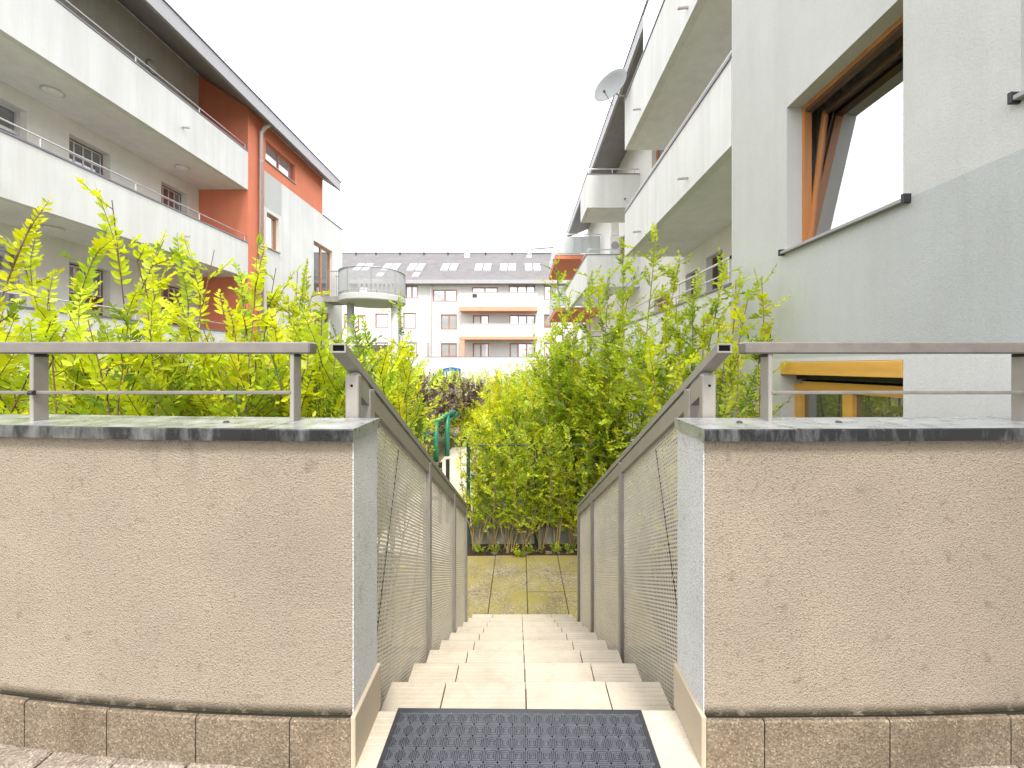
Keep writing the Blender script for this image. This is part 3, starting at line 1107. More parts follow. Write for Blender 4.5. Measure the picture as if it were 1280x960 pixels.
# round balcony on columns at the end of the gallery building
RBX, RBY, RBR = -6.44, 17.5, 1.36
RB = thing("round_balcony", (RBX, RBY, ZG), "round balcony with perforated metal guard standing on concrete columns", "balcony")
MB().lathe([(0, 3.78), (RBR, 3.78), (RBR + 0.03, 3.82), (RBR + 0.03, 4.02), (RBR, 4.05), (0, 4.05)], (RBX, RBY, 0), (0, 0, 1), 40).build("floor_slab", 'lightgrey', RB)
MB().box(XL + 0.002, RBX - 1.15, 17.0, 18.0, 3.80, 4.03).build("bridge_slab", 'concrete', RB)
for cx, cy in ((-7.35, 17.35), (-5.42, 17.3), (-5.6, 18.3)):
    MB().tube([(cx, cy, ZG), (cx, cy, 3.79)], 0.15, 16).build("column", 'lightgrey', RB, True)
MB().box(XL + 0.1, -5.2, 18.6, 18.8, 1.55, 2.05).build("low_beam", 'concrete', RB)
ring = []
a0, a1 = R(-200), R(140)
for k in range(49):
    a = a0 + (a1 - a0) * k / 48
    ring.append((RBX + RBR * math.cos(a), RBY + RBR * math.sin(a)))
rt = MB().tube([(x, y, 5.1) for x, y in ring], 0.022, 8).build("guard_rail", 'galv', RB, True)
MB().tube([(x, y, 4.15) for x, y in ring], 0.015, 6).build("lower_rail", 'galv', rt, True)
for k in range(0, 49, 6):
    x, y = ring[k]
    MB().tube([(x, y, 3.95), (x, y, 5.1)], 0.018, 6).build("rail_post", 'galv', RB)
# guard infill: fine upright flat bars (too fine to pick apart)
im = MB()
for k in range(300):
    a = a0 + (a1 - a0) * k / 300
    x, y = RBX + (RBR - 0.02) * math.cos(a), RBY + (RBR - 0.02) * math.sin(a)
    im.tube([(x, y, 4.15), (x, y, 5.09)], 0.0075, 3, False)
im.build("guard_infill", 'galv', RB, kind="stuff")
for yy in (17.02, 17.98):
    b_ = MB().tube([(XL + 0.05, yy, 5.1), (RBX - 1.2, yy, 5.1)], 0.02, 6)
    for q in range(9):
        xx = XL + 0.1 + q * 0.075
        b_.tube([(xx, yy, 4.0), (xx, yy, 5.1)], 0.008, 4)
    b_.build("bridge_rail", 'galv', RB)


# ================================================================== right building: near gable and balconies
XR, XW = 2.62, 4.08
RBLD = thing("balcony_building", (5.5, 8, ZG), "pale grey apartment house with near gable window and stacked balconies", "building")
gh = [(2.735, 3.93, 2.19, 3.59), (2.735, 4.02, -0.6, 1.095), (0.9, 2.092, 2.47, 3.9)]
wall_open("gable_wall", 'gable', RBLD, 'X', XR, 1, -3.0, 4.94, ZG, 9.2, gh, 0.24, 0.9)
MB().box(XR + 1.145, 9, -3.0, 4.94, ZG, 9.2).build("gable_body", 'white', RBLD)
MB().box(XR + 0.001, XR + 0.4, 4.9402, 4.95, ZG, 9.2).build("gable_corner", 'offwhite', RBLD)
# tilted upper window
a, b, c, d = gh[0]
f = MB()
for (u0, u1, v0, v1) in ((a, b, c, c + 0.04), (a, b, d - 0.04, d), (a, a + 0.035, c + 0.04, d - 0.04), (b - 0.035, b, c + 0.04, d - 0.04)):
    f.box(XR + 0.15, XR + 0.22, u0, u1, v0, v1)
fr = f.build("window_frame", 'wood', RBLD)
f = MB()
f.box(XR + 0.16, XR + 0.232, a + 0.036, b - 0.036, d - 0.065, d - 0.0405)
f.build("top_rail", 'wood_d', fr)
# the sash leans into the room at its top
TILT = R(6.5)
def sash_pt(t, v):          # t thickness into the room, v height above the sill
    return XR + 0.175 + t * math.cos(TILT) + v * math.sin(TILT), c + 0.05 - t * math.sin(TILT) + v * math.cos(TILT)
def sash_box(m, t0, t1, u0, u1, v0, v1):
    p = [sash_pt(t0, v0), sash_pt(t1, v0), sash_pt(t1, v1), sash_pt(t0, v1)]
    m.add([(x, u0, z) for x, z in p] + [(x, u1, z) for x, z in p],
          [(0, 1, 2, 3), (7, 6, 5, 4), (0, 4, 5, 1), (1, 5, 6, 2), (2, 6, 7, 3), (3, 7, 4, 0)])
sw0, sw1, sh = a + 0.03, b - 0.03, d - c - 0.10
sm = MB()
sash_box(sm, 0, 0.05, sw0, sw0 + 0.042, 0, sh); sash_box(sm, 0, 0.05, sw1 - 0.042, sw1, 0, sh)
sash_box(sm, 0.001, 0.05, sw0 + 0.042, sw1 - 0.042, 0, 0.04); 
so = sm.build("tilted_sash", 'wood', RBLD)
sm = MB(); sash_box(sm, 0.001, 0.052, sw0 + 0.042, sw1 - 0.042, sh - 0.042, sh); sm.build("sash_top", 'wood_d', so)
sm = MB(); sash_box(sm, 0.02, 0.026, sw0 + 0.04, sw1 - 0.04, 0.038, sh - 0.04); sm.build("pane", 'glass_clear', so)
# net curtain hanging in folds behind the glass
cm = MB()
nfold = 90
vs, fs = [], []
for i in range(nfold + 1):
    y = a - 0.3 + (b - a + 0.9) * i / nfold
    x = XR + 0.52 + 0.02 * math.sin(i * 1.3) + 0.012 * math.sin(i * 0.47 + 1)
    vs += [(x, y, c - 0.1), (x, y, d + 0.45)]
for i in range(nfold):
    fs.append((2 * i, 2 * i + 2, 2 * i + 3, 2 * i + 1))
cm.add(vs, fs)
cu = cm.build("curtain", 'curtain', RBLD, True)
s_ = MB().bbox(XR - 0.045, XR + 0.12, a - 0.035, b + 0.035, c - 0.03, c - 0.004, 0.003).build("window_sill", 'fascia', RBLD)
for yy in (a - 0.045, b + 0.045):
    MB().bbox(XR - 0.05, XR + 0.01, yy - 0.012, yy + 0.012, c - 0.04, c + 0.02, 0.002).build("sill_end", 'anthracite', s_)
# lower window with honey-coloured shutter box
a, b, c, d = gh[1]
MB().bbox(XR - 0.006, XR + 0.16, a + 0.003, b - 0.003, d - 0.125, d - 0.003, 0.004).build("shutter_box", 'wood_y', RBLD)
MB().box(XR + 0.1605, XR + 0.24, a, b, d - 0.17, d - 0.01).build("shutter_slot", 'anthracite', RBLD)
w = window(RBLD, 'X', XR, 1, a, b, c, d - 0.19, 2, 'wood_y', 'glass', 0.2, 0.085)
MB().tube([(XR + 0.12, b - 0.12, d - 0.2), (XR + 0.12, b - 0.05, d - 0.2)], 0.01, 8).build("hinge", 'galv', w)
# third window beside the gable edge
a, b, c, d = gh[2]
window(RBLD, 'X', XR, 1, a, b, c, d, 2, 'wood', 'glass', 0.2, 0.07)
s2 = MB().bbox(XR - 0.045, XR + 0.12, a - 0.035, b + 0.001, c - 0.03, c - 0.004, 0.003).build("window_sill", 'fascia', RBLD)
MB().bbox(XR - 0.05, XR + 0.01, b + 0.001, b + 0.02, c - 0.04, c + 0.02, 0.002).build("sill_end", 'anthracite', s2)

# rear wall of the balconies and beyond
rh = [(8.06, 8.77, 1.3, 3.42), (9.15, 9.86, 1.3, 3.3), (10.9, 12.2, 1.6, 3.05), (8.06, 8.9, 4.2, 6.2), (11.0, 12.3, 4.2, 6.2), (11.0, 12.4, 7.0, 8.9), (15.6, 16.8, 4.2, 6.2), (17.5, 18.7, 4.2, 6.2), (15.6, 16.8, 1.4, 3.2)]
wall_open("facade", 'offwhite', RBLD, 'X', XW, 1, 4.95, 27, ZG, 9.35, rh, 0.22)
for i, h in enumerate(rh):
    window(RBLD, 'X', XW, 1, *h, 1 if i < 2 else 2, 'wood_d' if i < 2 else 'wood', 'glass', 0.2, 0.08)
MB().box(XW + 0.375, 10, 4.96, 26.9, ZG, 9.3).build("inner_body", 'white', RBLD)
lv = [(0.98, 2.06), (3.79, 4.87), (6.45, 7.67)]
for i, (zb, zt) in enumerate(lv):
    MB().box(XR, XR + 0.14, 4.96, 10.0, zb, zt).build("balcony_parapet", 'white' , RBLD)
    MB().box(XR + 0.1402, XW + 0.05, 4.97, 10.0 - 0.002, zb + 0.004, zb + 0.2).build("balcony_slab", 'soffit', RBLD)
    MB().box(XR + 0.141, XW - 0.002, 9.86, 9.998, zb + 0.202, zt - 0.002).build("parapet_return", 'white', RBLD)
    MB().box(XR - 0.02, XR + 0.16, 4.965, 10.02, zt, zt + 0.028).build("parapet_cap", 'cap', RBLD)
    for yy in (6.24, 8.7):
        if i:
            MB().tube([(XR + 0.02, yy, zb + 0.2), (XR - 0.17, yy, zb + 0.185)], 0.022, 8).build("overflow_spout", 'pipe', RBLD)
lr = small_rail(RBLD, XR + 0.05, 5.06, 9.95, 2.09, 1.3, 0.34)
MB().tube([(XR + 0.05, 5.03, 2.43), (XR + 0.05, 5.06, 2.43)], 0.022, 8).build("rail_end", 'black', lr)
MB().tube([(XR + 0.05, 5.06, 2.25), (XR + 0.05, 9.95, 2.25)], 0.01, 6).build("middle_bar", 'railwhite', lr)
MB().tube([(XR + 0.03, 4.98, 4.97), (XR + 0.03, 9.98, 4.97)], 0.024, 8).build("rail", 'railwhite', RBLD, True)
MB().box(XR + 0.03, XR + 0.045, 4.97, 8.6, 7.70, 8.6).build("glass_screen", 'teal', RBLD)
MB().box(XR + 0.02, XR + 0.055, 4.97, 8.62, 8.6, 8.63).build("screen_rail", 'anthracite', RBLD)
# dark roof boards, edge, fascia
MB().prism([(2.82, 8.75), (4.6, 8.75 + 1.78 * 0.42), (4.6, 9.35 + 1.78 * 0.42), (2.82, 9.03)], 1, 3.2, 24).build("roof", 'roof_under', RBLD)
MB().box(2.79, 2.86, 3.19, 24.02, 8.74, 9.06).build("fascia", 'fascia', RBLD)
MB().box(2.77, 2.88, 3.18, 24.03, 9.06, 9.085).build("gutter_edge", 'cap', RBLD)
MB().prism([(4.6, 9.4), (9.5, 11.6), (9.5, 9.3), (4.6, 9.2)], 1, 3.2, 24).build("roof_slope", 'roof', RBLD)
# projecting balconies further along
for (zb, zt) in ((6.45, 7.58), (3.76, 4.84), (1.0, 2.06)):
    y0, y1, x0 = 13.6, 15.05, 2.28
    m = MB()
    m.box(x0, x0 + 0.13, y0 + 0.131, y1, zb, zt)
    m.box(x0, XW + 0.01, y0, y0 + 0.13, zb, zt)
    m.build("projecting_parapet", 'white', RBLD)
    MB().box(x0 + 0.1302, XW + 0.01, y0 + 0.1302, y1 - 0.002, zb + 0.004, zb + 0.2).build("balcony_slab", 'soffit', RBLD)
    cp = MB()
    cp.box(x0 - 0.02, XW, y0 - 0.02, y0 + 0.15, zt, zt + 0.028)
    cp.box(x0 - 0.02, x0 + 0.15, y0 + 0.151, y1, zt, zt + 0.028)
    cp.build("parapet_cap", 'cap', RBLD)
    MB().tube([(XW - 0.02, y0 + 0.05, zt + 0.2), (x0 + 0.05, y0 + 0.05, zt + 0.2), (x0 + 0.05, y1, zt + 0.2)], 0.02, 8).build("rail", 'railwhite', RBLD)
    for xx in (x0 + 0.05, 3.15, 3.9):
        MB().box(xx - 0.012, xx + 0.012, y0 + 0.04, y0 + 0.06, zt + 0.02, zt + 0.2).build("rail_post", 'railwhite', RBLD)
    MB().tube([(3.55, y0 + 0.02, zb + 0.28), (3.55, y0 - 0.14, zb + 0.26)], 0.02, 8).build("overflow_spout", 'steel_dark', RBLD)
MB().box(2.28, 2.42, 15.052, 20.0, 3.76, 4.84).build("long_parapet", 'white', RBLD)
MB().box(2.26, 2.44, 15.052, 20.0, 4.842, 4.87).build("parapet_cap", 'cap', RBLD)
# balconies with orange undersides and light cage rails
for zb in (6.45, 3.79, 1.0):
    y0, y1, x0 = 20.1, 25.0, 1.81
    MB().box(x0, XW + 0.01, y0, y1, zb, zb + 0.2).build("orange_balcony_slab", 'orange', RBLD)
    MB().box(x0 - 0.02, XW, y0 - 0.02, y1 + 0.02, zb + 0.2, zb + 0.24).build("balcony_edge", 'lightgrey', RBLD)
    rl = MB().tube([(XW, y0 + 0.03, zb + 1.25), (x0 + 0.03, y0 + 0.03, zb + 1.25), (x0 + 0.03, y1, zb + 1.25)], 0.024, 8).build("rail", 'railwhite', RBLD)
    for t in range(14):
        y = y0 + 0.03 + t * (y1 - y0 - 0.06) / 13
        MB().box(x0 + 0.015, x0 + 0.035, y - 0.012, y + 0.012, zb + 0.24, zb + 1.25).build("rail_post", 'railwhite', rl)
    for t in range(6):
        x = x0 + 0.05 + t * 0.42
        MB().box(x - 0.012, x + 0.012, y0 + 0.02, y0 + 0.04, zb + 0.24, zb + 1.25).build("rail_post", 'railwhite', rl)
    MB().box(x0 + 0.06, XW - 0.05, y0 + 0.05, y0 + 0.062, zb + 0.3, zb + 1.15).build("guard_panel", 'frosted', rl)
    MB().box(x0 + 0.05, x0 + 0.062, y0 + 0.07, y1 - 0.05, zb + 0.3, zb + 1.15).build("guard_panel", 'frosted', rl)

# satellite dish on the upper parapet
SDc = Vector((2.24, 9.75, 7.83))
dish = thing("satellite_dish", SDc, "pale satellite dish on an arm above the uppermost balcony parapet", "dish")
ax = Vector((-0.62, -0.72, 0.28)).normalized()
pr = [(0.42 * t, 0.10 * t * t) for t in [0.0, .2, .4, .6, .8, 1.0]] + [(0.435, 0.098), (0.42, 0.085)] + [(0.42 * t, 0.10 * t * t - 0.012) for t in [.8, .5, .2, 0.0]]
MB().lathe(pr, SDc, ax, 32).build("reflector", 'dish', dish, True)
MB().tube([SDc - ax * 0.01, SDc - ax * 0.12, (2.45, 9.85, 7.72), (2.66, 9.9, 7.72)], 0.02, 8).build("arm", 'galv', dish)
lt = SDc + Vector((0.02, 0.03, -0.40))
foc = SDc + ax * 0.42 + Vector((0, 0, -0.38))
lo = MB().tube([lt, foc], 0.012, 6).build("feed_arm", 'galv', dish)
MB().tube([foc - ax * 0.06, foc + ax * 0.02], 0.03, 10).build("feed_horn", 'dish', lo)

# air conditioner on the middle balcony
ac = thing("air_conditioner", (3.45, 13.95, 4.0), "white outdoor air conditioner unit standing on the middle projecting balcony", "air conditioner")
MB().bbox(3.15, 3.50, 14.0, 14.9, 4.95, 5.62, 0.02).build("casing", 'ac', ac)
MB().bbox(3.2, 3.48, 14.05, 14.85, 5.64, 6.1, 0.02).build("casing", 'ac', ac)
MB().lathe([(0.13, 0), (0.14, 0.012), (0.05, 0.016), (0, 0.016)], (3.33, 14.0, 5.28), (0, -1, 0), 20).build("fan_grille", 'fascia', ac)
MB().box(3.17, 3.48, 14.02, 14.88, 3.955, 4.955).build("stand", 'galv', ac)


# ================================================================== far building
FY = 39.0
PX = lambda x: (x - 650) * FY / 500
PZ = lambda y: CAMZ - (y - 458) * FY / 500
FB = thing("far_apartment_block", (PX(560), FY, ZG), "far white apartment block with slate roof, skylights and orange-edged balconies", "building")
fw = [(541, 571, 362, 377, 2), (590, 622, 359, 375, 2), (636, 669, 354, 372, 3), (680, 689, 354, 375, 1), (551, 571, 393, 412, 2), (591, 611, 394, 418, 2),
      (637, 669, 394, 418, 3), (680, 689, 393, 410, 1), (551, 571, 429, 446, 2), (591, 611, 429, 450, 2), (637, 669, 429, 450, 3),
      (507, 522, 355, 373, 2), (504, 520, 391, 411, 1), (507, 521, 428, 447, 1), (469, 485, 392, 410, 1), (447, 457, 394, 413, 1), (469, 485, 428, 446, 1),
      (430, 443, 392, 411, 1), (447, 460, 356, 373, 1), (470, 485, 356, 373, 1), (680, 689, 428, 446, 1), (400, 416, 392, 411, 1), (400, 416, 428, 446, 1), (705, 730, 354, 375, 2), (705, 730, 392, 411, 2)]
fh = [(PX(a), PX(b), PZ(d), PZ(c)) for a, b, c, d, n in fw]
wall_open("facade", 'far_white', FB, 'Y', FY, 1, PX(380), PX(770), ZG, PZ(350), fh, 0.2)
MB().box(PX(380) + 0.01, PX(770) - 0.01, FY + 0.37, FY + 11, ZG, PZ(350)).build("inner_body", 'white', FB)
random.seed(2)
for (a, b, c, d), (_, _, _, _, n) in zip(fh, fw):
    gl = random.choice(['glass_far', 'glass_far', 'glass_sky', 'curtain'])
    window(FB, 'Y', FY, 1, a, b, c, d, n, 'wood_r', [gl, 'glass_far', random.choice(['glass_sky', 'glass_far'])], 0.16, 0.10)
# stair bay a little proud with its downpipe
MB().tube([(PX(539), FY - 0.1, ZG), (PX(539), FY - 0.1, PZ(353))], 0.09, 8).build("downpipe", 'pipe', FB)
MB().box(PX(534), PX(536.5), FY - 0.06, FY - 0.001, PZ(446), PZ(428)).build("stair_light_slit", 'glass_far', FB)
# balconies
for (x0, x1, yt, yb, ym) in ((577, 671, 369, 386, 391), (577, 671, 407, 422, 425.5)):
    MB().box(PX(x0), PX(x1), FY - 1.4, FY + 0.001, PZ(ym), PZ(yb)).build("orange_slab", 'orange_pale', FB)
    top = yt == 369
    pm = MB()
    pm.box(PX(x0), PX(x1), FY - 1.38, FY - 1.26, PZ(yb) + 0.002, PZ(yt))
    pm.box(PX(x0), PX(x0) + 0.12, FY - 1.259, FY - 0.002, PZ(yb) + 0.002, PZ(yt))
    pm.box(PX(x1) - 0.12, PX(x1), FY - 1.259, FY - 0.002, PZ(yb) + 0.002, PZ(yt))
    bo = pm.build("balcony_guard", 'lightgrey' if top else 'frosted', FB)
    MB().box(PX(x0) - 0.03, PX(x1) + 0.03, FY - 1.42, FY - 1.22, PZ(yt) + 0.002, PZ(yt) + 0.05).build("guard_cap", 'lightgrey', bo)
MB().box(PX(578), PX(583), FY - 1.36, FY - 0.96, ZG, PZ(425.6)).build("orange_pillar", 'orange_pale', FB)
MB().box(PX(533), PX(700), FY - 1.7, FY - 1.5, ZG, PZ(447)).build("terrace_wall", 'far_white', FB)
MB().box(PX(533), PX(700), FY - 1.72, FY - 1.48, PZ(447) + 0.001, PZ(447) + 0.05).build("terrace_cap", 'cap', FB)
MB().box(PX(593), PX(598), FY - 1.5, FY - 1.2, PZ(374), PZ(371)).build("flower_box", 'anthracite', FB)
# roof with tile courses, skylights, vents
ze, zr, yr = PZ(351), 13.75, FY + 6.0
yl = FY - 0.7
def roofpt(s, lift=0):
    return yl + (yr - yl) * s, ze + (zr - ze) * s + lift
ncr = 26
rm = MB()
for k in range(ncr):
    (ya, za), (yb, zb) = roofpt(k / ncr), roofpt((k + 1) / ncr)
    rm.add([(PX(378), ya, za + 0.03), (PX(775), ya, za + 0.03), (PX(775), yb, zb + 0.0), (PX(378), yb, zb + 0.0),
            (PX(378), ya, za - 0.04), (PX(775), ya, za - 0.04)], [(0, 1, 2, 3), (4, 5, 1, 0)])
rf = rm.build("roof", 'roof', FB)
MB().add([(PX(378), yr, zr), (PX(775), yr, zr), (PX(775), yr + 7, ze), (PX(378), yr + 7, ze)], [(0, 1, 2, 3)]).build("rear_slope", 'roof', FB)
MB().tube([(PX(378), yr, zr + 0.02), (PX(775), yr, zr + 0.02)], 0.12, 8).build("ridge", 'roof', rf)
MB().box(PX(380), PX(775), yl - 0.12, FY + 0.3, ze - 0.42, ze - 0.045).build("eaves_fascia", 'fascia', FB)
def skylight(x0, x1, y0, y1):
    # slope position from screen rows
    def s_of(py):
        # solve roof plane point seen at row py
        k = (458 - py) / 500
        # z = CAMZ + k*y ; z = ze + (zr-ze)*(y-yl)/(yr-yl)
        q = (zr - ze) / (yr - yl)
        y = (ze - q * yl - CAMZ) / (k - q)
        return (y - yl) / (yr - yl), y
    (s1, ya), (s0, yb) = s_of(y0), s_of(y1)
    xm = (ya + yb) / 2
    xa, xb = (x0 - 650) * xm / 500, (x1 - 650) * xm / 500
    def slab(m, u0, u1, t0, t1, l0, l1):
        p = [roofpt(t0, l0), roofpt(t1, l0), roofpt(t1, l1), roofpt(t0, l1)]
        m.add([(u0, y, z) for y, z in p] + [(u1, y, z) for y, z in p], [(3, 2, 1, 0), (4, 5, 6, 7), (0, 1, 5, 4), (1, 2, 6, 5), (2, 3, 7, 6), (3, 0, 4, 7)])
    f = MB(); slab(f, xa, xb, s0, s1, 0.0, 0.14)
    fo = f.build("skylight", 'fascia', rf)
    g_ = MB(); slab(g_, xa + 0.08, xb - 0.08, s0 + 0.012, s1 - 0.012, 0.141, 0.155)
    g_.build("pane", 'glass_far' if int(x0 * 7) % 3 else 'glass_sky', fo)
for x0 in (444, 479, 510.5, 552, 594, 625, 656):
    skylight(x0, x0 + 9.4, 331, 339)
    skylight(x0 + 10.6, x0 + 20, 331, 339)
for x0 in (471, 516):
    skylight(x0, x0 + 9, 342.5, 346.5)
for (x, y) in ((584, 320), (661, 325)):
    px_, pz_ = (x - 650) * 44 / 500, CAMZ + (458 - y) * 44 / 500
    vo = MB().box(px_ - 0.28, px_ + 0.28, 43.8, 44.3, pz_ - 1.5, pz_ + 0.45).build("chimney", 'ac', rf)
    MB().lathe([(0.2, 0), (0.24, 0.25), (0.1, 0.4), (0, 0.42)], (px_, 44.05, pz_ + 0.45), (0, 0, 1), 12).build("cowl", 'galv', vo)
for x in (445, 470, 500, 530, 560, 607, 640):
    px_ = (x - 650) * 44.5 / 500
    MB().tube([(px_, 44.5, 13.1), (px_, 44.5, 13.75)], 0.09, 8).build("vent_pipe", 'anthracite', rf)
MB().tube([(PX(664) * 1.12, 44.4, 13.0), (PX(664) * 1.12, 44.4, 14.1), (PX(692) * 1.12, 44.4, 14.3)], 0.14, 8).build("vent_duct", 'galv', rf)


# ================================================================== garden fence, gate, green tube frame
FN = thing("mesh_fence", (0.5, 6.2, ZG), "dark green wire mesh fence on a concrete base behind the lower paving", "fence")
MB().bbox(-0.83, 3.0, 6.22, 6.28, ZG - 0.1, ZG + 0.25, 0.008).build("concrete_base", 'concrete', FN)
for px_ in (-0.80, 0.25, 1.3, 2.35):
    MB().box(px_ - 0.025, px_ + 0.025, 6.17, 6.215, ZG - 0.1, -0.13).build("post", 'mesh_green', FN)
MB().tube([(-0.82, 6.19, -0.17), (3.0, 6.19, -0.17)], 0.015, 8).build("top_rail", 'mesh_green', FN)
wm = MB()
for i in range(76):
    x = -0.78 + i * 0.05
    wm.tube([(x, 6.19, ZG + 0.25), (x, 6.19, -0.17)], 0.0022, 3, False)
for j in range(7):
    z = ZG + 0.27 + j * 0.2
    wm.tube([(-0.8, 6.185, z), (3.0, 6.185, z)], 0.0025, 3, False)
wm.build("wire_mesh", 'mesh_green', FN, kind="stuff")

GT = thing("garden_gate", (-1.4, 7.05, ZG), "black metal gate posts beside the pale garden path", "gate")
for px_ in (-1.40, -1.27):
    MB().bbox(px_ - 0.03, px_ + 0.03, 7.0, 7.06, ZG - 0.05, -0.58 - (0.05 if px_ < -1.3 else 0), 0.005).build("post", 'anthracite', GT)
MB().box(-1.62, -1.43, 7.02, 7.05, -0.74, -0.68).build("cross_bar", 'anthracite', GT)
MB().box(-1.62, -1.43, 7.02, 7.05, -1.3, -1.24).build("cross_bar", 'anthracite', GT)

GF = thing("green_tube_frame", (-2.4, 12, ZG), "green painted tube handrail frame in front of the purple bush", "railing")
def gt(pts, name="tube"):
    MB().tube(pts, 0.075, 10).build(name, 'green_metal', GF, True)
q = lambda x, y, Y: ((x - 650) / 500 * Y, Y, CAMZ - (y - 458) / 500 * Y)
gt([q(533, 553, 11.5), q(532.5, 535, 11.5), q(535, 530, 11.5), q(545, 527, 11.7), q(556, 520, 12.2), q(568, 515, 12.8)], "bent_tube")
b0 = q(545, 527, 11.7); gt([b0, (b0[0], b0[1], ZG)], "post")
b0 = q(559, 519, 12.3); gt([b0, (b0[0], b0[1], ZG)], "post")
b0 = q(533, 553, 11.5); MB().tube([b0, (b0[0], b0[1], b0[2] - 0.25)], 0.045, 10).build("tube_end", 'wood_r', GF)
gt([q(558, 527, 12.3), q(572, 517, 13.2)], "bent_tube")
pb = thing("play_canopy", (PX(566) * 0.7, 27, 1.0), "small blue play canopy in front of the far terrace wall", "canopy")
cxp = (565 - 650) / 500 * 27
MB().prism([(cxp - 0.5, 0.90), (cxp, 1.0), (cxp + 0.5, 0.90), (cxp + 0.5, 0.72), (cxp - 0.5, 0.72)], 1, 26.4, 27.6).build("canopy", 'blue', pb)
for sx in (-0.5, 0.5):
    for yy in (26.5, 27.5):
        MB().tube([(cxp + sx, yy, ZG), (cxp + sx * 0.9, yy, 0.80)], 0.04, 6).build("leg", 'blue', pb)


# ================================================================== vegetation
rng = np.random.default_rng(7)


class Plant:
    def __init__(self, seed):
        self.r = np.random.default_rng(seed)
        self.wood = MB()
        self.P, self.D, self.N, self.L, self.C = [], [], [], [], []

    def stem(self, pts, r0, r1, seg=5):
        n = len(pts)
        self.wood.tube(pts, [r0 + (r1 - r0) * i / (n - 1) for i in range(n)], seg, False)

    def leaf(self, p, d, nrm, L, col):
        self.P.append(p); self.D.append(d); self.N.append(nrm); self.L.append(L); self.C.append(col)

    def shoot(self, p0, d0, length, leafL, pal, spacing=0.5, bend=0.3, up=0.12, thick=0.003, sub=0, seg=4):
        """leafy shoot: opposite leaves ranked along a curved twig"""
        r = self.r
        d = np.array(d0, float); d /= np.linalg.norm(d)
        n = max(3, int(length / 0.06))
        stepl = length / n
        pts = [np.array(p0, float)]
        drift = r.normal(0, bend, 3) * 0.35
        for i in range(n):
            d = d + drift / n * 2.2 + np.array([0, 0, up]) / n + r.normal(0, 0.05, 3)
            d /= np.linalg.norm(d)
            pts.append(pts[-1] + d * stepl)
        self.stem([Vector(p) for p in pts], thick, thick * 0.35, seg)
        cum = 0.0
        s = leafL * 0.3
        side = 1
        ref = r.normal(0, 1, 3)
        base = self.color(pal)
        while s < length:
            i = min(int(s / stepl), n - 1)
            f = s / stepl - i
            p = pts[i] * (1 - f) + pts[i + 1] * f
            t = pts[i + 1] - pts[i]; t /= np.linalg.norm(t)
            u = np.cross(t, np.array([0, 0, 1.0]) + 0.25 * ref); u /= (np.linalg.norm(u) + 1e-9)
            upv = np.cross(u, t)
            for sg in (1, -1):
                if r.random() < 0.08: continue
                dd = t * r.uniform(0.45, 0.9) + u * sg * r.uniform(0.6, 1.0) + upv * r.uniform(-0.25, 0.45)
                dd /= np.linalg.norm(dd)
                nn = upv + r.normal(0, 0.35, 3)
                grow = 1.0 - 0.45 * max(0, (s / length - 0.6)) / 0.4
                c = base * r.uniform(0.82, 1.18)
                self.leaf(p, dd, nn, leafL * grow * r.uniform(0.7, 1.15), c)
            s += leafL * spacing * r.uniform(0.8, 1.25)
        dd = pts[-1] - pts[-2]; dd /= np.linalg.norm(dd)
        self.leaf(pts[-1], dd, r.normal(0, 1, 3), leafL * 0.7, base)
        return pts

    def color(self, pal):
        r = self.r
        k = r.choice(len(pal[0]), p=pal[1])
        a = np.array(pal[0][k])
        return a * r.uniform(0.94, 1.06, 3) * r.uniform(0.85, 1.12)

    def cane(self, p0, p1, nshoot, shootL, leafL, pal, start=0.35, r0=0.012, bow=0.15, spacing=0.5, spread=0.9, seg=5, tipL=None):
        """a woody cane from p0 to p1 carrying leafy side shoots and a leafy tip"""
        r = self.r
        p0, p1 = np.array(p0, float), np.array(p1, float)
        axis = p1 - p0
        Lc = np.linalg.norm(axis)
        lat = r.normal(0, 1, 3); lat -= axis * lat.dot(axis) / Lc ** 2
        lat /= np.linalg.norm(lat) + 1e-9
        n = 9
        pts = []
        for i in range(n + 1):
            t = i / n
            pts.append(p0 + axis * t + lat * bow * Lc * 0.5 * math.sin(math.pi * t) + r.normal(0, 0.006, 3) * (0 < i < n))
        self.stem([Vector(p) for p in pts], r0, r0 * 0.25, seg)
        a = axis / Lc
        for k in range(nshoot):
            t = start + (1 - start) * (k + r.random()) / nshoot
            i = min(int(t * n), n - 1); f = t * n - i
            p = pts[i] * (1 - f) + pts[i + 1] * f
            o = r.normal(0, 1, 3); o -= a * o.dot(a); o /= np.linalg.norm(o) + 1e-9
            d = a * r.uniform(0.25, 1.0) + o * spread
            self.shoot(p, d, shootL * r.uniform(0.5, 1.2) * (1.15 - 0.6 * t), leafL, pal, spacing)
        tl = tipL if tipL is not None else shootL * 0.9
        # ranked leaves right along the upper cane, then the tip
        self.shoot(pts[-2], pts[-1] - pts[-2], np.linalg.norm(pts[-1] - pts[-2]) + tl * 0.2, leafL, pal, spacing)
        return pts

    def cloud(self, c, rad, count, leafL, pal, shell=0.6):
        """loose short shoots filling a lumpy volume"""
        r = self.r
        c = np.array(c, float); rad = np.array(rad, float)
        for k in range(count):
            v = r.normal(0, 1, 3); v /= np.linalg.norm(v)
            q = r.random() ** shell
            p = c + v * rad * q * r.uniform(0.8, 1.1)
            d = v * 0.7 + np.array([0, 0, 0.5]) + r.normal(0, 0.5, 3)
            self.shoot(p, d, leafL * r.uniform(2.0, 4.2), leafL, pal, 0.55, thick=0.002, seg=3)

